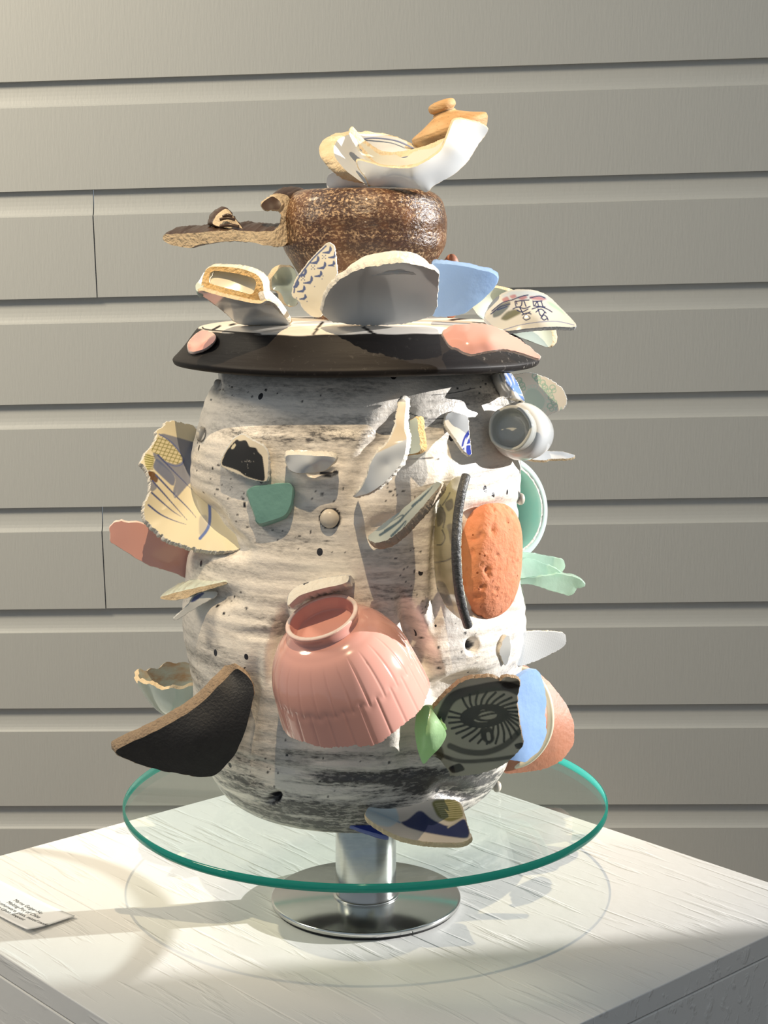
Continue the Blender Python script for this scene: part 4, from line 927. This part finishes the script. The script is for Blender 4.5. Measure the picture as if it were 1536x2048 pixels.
shard('ledge_peak', lg, [(424,447,28),(434,428,24),(450,417,22),(458,420,22),(470,437,24),(487,459,30),(478,462,32),(452,456,32),(432,452,30)], M_crust, M_ledge, vec=(-4, 10, 0.5), step=3, jag=0.4, inner=[(455,440,30)])
shard('glaze_patch', lg, [(521,412,24),(530,400,24),(545,392,23),(556,398,22),(564,410,23),(558,420,24),(545,419,25),(530,421,25)], M_ledge, M_crust, vec=(1, 8, 1), step=3, jag=0.4)
for yy, x0, x1 in ((430, 446, 464), (436, 440, 470), (450, 440, 478)):
    tube('glaze_stripe', lg, smooth_curve([W(x0, yy+3, 33), W((x0+x1)/2, yy, 34), W(x1, yy+3, 33)], 5), 0.9, M_ledge, 8)
# white cups on top of the pot
dish = shard('broken_dish', lid, [(735,370,28),(712,357,34),(688,338,36),(670,315,32),(666,295,24),(675,279,12),(698,268,-4),(760,268,-22),(800,276,-24),(830,292,-16),(846,300,-6),(840,330,8),(800,360,20)], M_porc, M_cream, vec=(-8.5, 5.0, 0.4), inner=[(710,312,4),(760,320,-6),(725,285,-12)], step=4, jag=0.3, label='broken white dish with a thick cream edge')
tube('blue_line', dish, smooth_curve([W(716, 280, -11), W(745, 276, -16), W(790, 281, -18), W(828, 297, -9)], 6), 0.5, mat('blue_line', (0.22, 0.26, 0.42), rough=0.3), 6)
shard('dish_foot', dish, [(656,350,24),(670,343,28),(700,356,32),(735,372,28),(735,380,26),(690,381,26),(655,380,22),(652,364,22)], M_porc, M_porc, th=3, step=5, jag=0.2)
def p_in(p):
    for a in ([(718,290),(735,303),(752,312)], [(722,298),(740,310)], [(800,318),(850,306),(888,290)], [(812,322),(845,318),(885,300)], [(840,312),(860,314),(880,306)]): p.line(a, 5, (0.03, 0.05, 0.16), 2, True, True)
shard('cup_fragment', lid, [(696,266,18),(702,265,16),(722,290,14),(755,313,12),(780,317,10),(815,312,8),(850,303,8),(893,284,12),(893,300,20),(870,330,24),(800,345,22),(750,340,20),(732,320,19),(714,298,18)], M_paint, M_cream, vec=(1.2, 3.2, 3.6), step=2, jag=0.2, inner=[(800,330,12)], paint=p_in, base=(0.62, 0.60, 0.50), label='inner cup fragment with a blue painted edge')
cf = shard('cup_fragment', lid, [(713,322,30),(722,320,31),(760,333,42),(800,337,46),(825,336,46),(855,322,42),(884,300,36),(897,268,30),(907,240,24),(922,238,22),(960,247,12),(978,257,6),(970,272,6),(955,290,10),(935,325,18),(905,352,26),(868,370,32),(858,382,33),(850,385,33),(840,378,36),(790,374,36),(738,372,30),(733,357,32),(718,338,30)], M_porc, M_cream, vec=(-0.6, 3.4, 1.1), inner=[(820,358,44),(915,295,31),(770,355,42)], step=4, jag=0.25, label='curved white cup fragment rising to a point at the right')
tm = frame(W(900, 259, -16), CR*-0.34 + CU*0.92 + CT*0.20)
M_tan = mat('tan_clay', (0.48, 0.26, 0.10), rough=0.7, var=0.7, vscale=40, stretch=(1, 1, 3), vcol=(0.60, 0.43, 0.23), bump=0.3, bscale=300, speck=(220, 0.10, (0.22, 0.11, 0.05)))
tl_ = lathe('clay_stopper', lid, [(0, -12.5), (12, -12), (20, -6.5), (23.2, -1.5), (23.6, 0.8), (22.6, 2.6), (16, 5.2), (10, 8.0), (7.2, 9.6), (7.0, 10.6)], tm, M_tan, segs=100, sub=5, label='tan clay stopper lid lying aslant')
lathe('knob', tl_, [(6.6, 9.8), (6.4, 11.2), (8.0, 12.6), (8.4, 14.6), (7.4, 16.6), (4, 17.6), (0, 17.8)], tm, M_tan, segs=60, sub=5)
# ring of shards standing on the lid
M_creamg = mat('cream_glaze_b', (0.72, 0.66, 0.52), rough=0.2, coat=0.3)
wl = shard('cup_fragment', lid, lean([(394,584,72),(402,580,74),(440,592,80),(500,606,84),(522,607,85),(534,600,84),(552,607,80),(567,626,72),(582,644,64),(576,652,60),(530,651,56),(476,650,52),(440,616,60)], 24, 650, 580), M_porc, M_cream, vec=(0.5, 5, 1.5), step=4, jag=0.3, inner=lean([(500,630,70)], 24, 650, 580), label='grey-white foot fragment leaning out at the left of the lid')
hole = [(421,540),(416,566),(440,573),(480,583),(506,590),(513,566),(508,556),(470,546)]
shard('foot_ring', wl, lean([(402,579,66),(405,556,64),(411,540,62),(421,533,62),(460,534,64),(490,539,67),(516,550,70),(526,566,73),(527,590,77),(520,605,78),(500,604,76),(440,592,71)], 24, 650, 580), M_orange_edge, M_creamg, vec=(3, 6, 1.2), step=3, jag=0.1, holes=[hole])
shard('foot_recess', wl, lean([(414,534,56),(408,572,62),(440,580,66),(512,596,72),(522,566,66),(512,550,62),(470,540,58)], 24, 650, 580), M_creamg, M_creamg, th=2, step=5, jag=0)
shard('fin', wl, lean([(390,570,62),(398,562,62),(408,543,60),(412,548,62),(404,580,68),(393,584,70)], 24, 650, 580), M_celadon, M_celadon, th=4, step=4, jag=0.2)
shard('fin', wl, lean([(524,566,72),(540,582,70),(560,600,70),(574,620,68),(583,642,64),(578,646,64),(566,628,73),(550,606,80),(530,600,83)], 24, 650, 580), M_white_edge, M_white_edge, th=4, step=4, jag=0.2)
NB = (0.10, 0.13, 0.26)
def p_L5(p):
    p.line([(588,585),(594,562),(622,522),(652,492)], 3, NB, 1)
    for x, y, sc in ((656,500,1.1),(631,520,1.2),(606,545,1.2),(666,510,1.0),(645,531,1.1),(664,527,0.8),(591,568,1.1),(618,560,1.2),(638,548,0.9),(604,578,1.0),(607,594,0.8)):
        for k in range(3): p.line([(x-9*sc+k*3*sc, y+5*sc-k*0.5), (x+2*sc+k*2, y+6*sc-k*2.5*sc), (x+4*sc+k, y-6*sc+k*1.5)], 2.5, NB, 0.8, False)
    for x, y in ((648,513),(626,534),(606,556),(590,598)): p.dots([(x-3,y-2),(x+3,y-2),(x,y+1),(x-3,y+4),(x+3,y+4)], 1.2, NB)
    p.dots([(646,552),(644,558),(629,573),(610,597),(614,603),(668,533)], 1.1, NB)
shard('porcelain_shard', lid, [(582,592,66),(590,560,66),(620,520,65),(650,489,64),(660,485,64),(669,492,64),(672,525,66),(675,550,66),(656,590,64),(644,634,62),(625,634,62),(606,618,64),(600,602,66)], M_paint, M_white_edge, th=3.5, step=1.3, jag=0.3, paint=p_L5, base=(0.74, 0.69, 0.56), label='pointed cream shard with a navy woven pattern')
shard('porcelain_shard', lid, [(542,563,-20),(548,548,-20),(560,535,-20),(585,533,-18),(592,545,-16),(597,590,-10),(593,612,-4),(572,612,-4),(560,582,-14),(545,580,-20)], M_celadon, M_cream, vec=(-3, 6, 1), step=4, jag=0.5, inner=[(570,560,-26)], label='pale crumpled shard half hidden behind the woven-pattern shard')
bigb = shard('bowl_shard', lid, lean([(645,632,82),(648,602,90),(660,577,96),(690,550,104),(740,532,111),(800,525,113),(850,532,109),(877,545,103),(878,562,99),(872,626,78),(850,637,76),(800,650,74),(700,650,74),(664,643,77)], 18, 650, 525), M_porc, M_white_edge, vec=(-1.0, 3.2, 2.8), step=4, jag=0.9, inner=lean([(760,590,82),(760,620,74),(700,590,85),(830,585,84)], 18, 650, 525), label='large grey-white bowl shard standing upright at the front of the lid')
shard('bowl_lip', bigb, lean([(680,552,94),(700,530,88),(730,511,86),(790,500,86),(830,505,88),(862,527,92),(850,540,100),(800,534,104),(740,540,101)], 18, 650, 525), M_white_edge, M_porc, th=4, step=4, jag=0.4)
shard('glass_shard', lid, [(862,527,62),(880,527,62),(930,533,60),(985,545,56),(997,555,54),(992,572,54),(965,600,56),(926,630,58),(875,634,60),(862,630,62)], M_blueglass, M_blueglass, vec=(0.3, 4.5, 2.0), step=5, jag=0.5, label='blue glass shard standing on the lid')
blob('clay_pebble', lid, Matrix.Translation(W(902, 572, -22)), (6.3, 6.3, 19.5), M_terra, 32, 24, 2.2, 0.02, 3, 'orange pebble peeping over the blue glass')
cs = shard('celadon_shard', lid, [(940,610,30),(950,592,28),(966,577,26),(990,574,24),(1020,583,22),(1060,615,20),(1090,650,20),(1103,654,20),(1106,685,22),(1097,696,24),(1075,688,28),(1030,670,34),(960,636,38)], M_celadon, M_cream, vec=(3.0, 4, 0.6), step=5, jag=0.3, inner=[(1010,630,16)], label='pale green shard behind the painted landscape shard')
def p_L11(p):
    g = (0.035, 0.055, 0.045); bk = (0.025, 0.03, 0.09); pk = (0.36, 0.12, 0.14); bl = (0.30, 0.45, 0.64); gr = (0.25, 0.50, 0.36)
    p.area([(1000,592),(1020,582),(1060,580),(1090,590),(1100,602),(1060,598),(1020,602)], bl, 6, 0.45)
    for pl_ in ([(1003,598),(1015,592),(1020,600),(1008,606)], [(1018,592),(1030,588),(1034,594),(1024,598)], [(1058,592),(1078,592),(1095,598),(1085,601),(1062,599)], [(1035,596),(1050,590),(1056,595),(1044,601)]): p.area(pl_, pk, 3, 0.8)
    p.area([(985,625),(1000,608),(1022,602),(1018,615),(1000,632),(986,636)], g, 3, 0.8)
    p.area([(1000,638),(1015,622),(1032,618),(1044,626),(1028,634),(1012,642)], (0.09, 0.09, 0.03), 4, 0.85)
    p.area([(1092,602),(1104,604),(1125,620),(1132,632),(1118,622),(1100,612)], gr, 4, 0.6)
    for a in ([(982,628),(1000,614),(1020,608)], [(984,622),(1004,606),(1024,600)], [(995,620),(1014,613)], [(1024,600),(1042,593),(1056,590)], [(1060,596),(1078,592),(1090,596)], [(1032,602),(1034,608)], [(1030,603),(1046,601),(1058,600)], [(1068,603),(1084,602)], [(1030,604),(1033,614),(1042,612),(1044,603)], [(1048,602),(1052,613)], [(1066,602),(1068,612),(1074,604),(1077,612)], [(1082,602),(1086,613)],
              [(1026,618),(1036,614),(1048,617),(1060,613)], [(1034,620),(1044,624),(1056,618)], [(1040,616),(1048,628),(1060,624)], [(1044,630),(1054,626),(1062,628)], [(1046,636),(1052,630),(1060,636),(1052,640),(1046,636)], [(1064,618),(1080,614),(1094,618),(1104,624)], [(1072,624),(1082,618),(1092,626)], [(1076,618),(1082,632),(1090,624)], [(1082,636),(1088,630),(1094,636),(1088,640),(1083,636)], [(1094,634),(1096,640)], [(1068,612),(1090,614)]):
        p.line(a, 2.3, bk, 0.8)
    p.line([(1006,660),(1040,650),(1080,644),(1115,643),(1148,650)], 1.3, (0.12, 0.15, 0.30), 0.8)
shard('porcelain_shard', lid, [(968,634,52),(984,601,46),(1010,583,42),(1035,578,41),(1070,580,42),(1096,590,44),(1126,620,52),(1153,648,58),(1151,655,60),(1110,653,64),(1060,656,67),(1010,663,66),(985,652,60)], M_paint, M_porc, vec=(-0.5, 2.4, -2.0), step=1.3, jag=0.2, inner=[(1050,615,60),(1080,630,63)], paint=p_L11, base=(0.60, 0.58, 0.52), label='white shard painted with a landscape and blue Chinese writing', edge_name='glazed_rim')
shard('pink_shard', lid, [K(402,660,2,52), K(418,662,4,56), K(433,671,5), K(428,684,7), K(408,699,7), K(386,704,8), K(377,701,9,36), (375,686,42), K(388,670,5,44)], M_pink, M_pink_edge, vec=(-0.4, 3.2, -1.6), inner=[K(404,682,11)], step=4, jag=0.2, label='small pink shard at the left of the rim')
shard('pink_shard', lid, [(883,662,100), (905,650,95), (960,646,93), (990,652,93), (1042,680,93), (1082,713,92), (1079,718,93), (1040,704,100), (1000,697,107), (970,703,111), (945,709,113), (920,700,112), (895,688,108)], M_pink, M_pink_edge, vec=(-0.4, 3.0, -1.2), step=4, jag=0.5, inner=[(980,675,107.5),(930,678,109)], label='long pink shard curving over the right of the rim')
blob('dark_bead', lid, frame(Vector((W(583, 607, 10).x, -0.010, 0.3690)), CT), (3.4, 3.4, 3.4), M_black, 20, 14, label='tiny dark glossy bead')
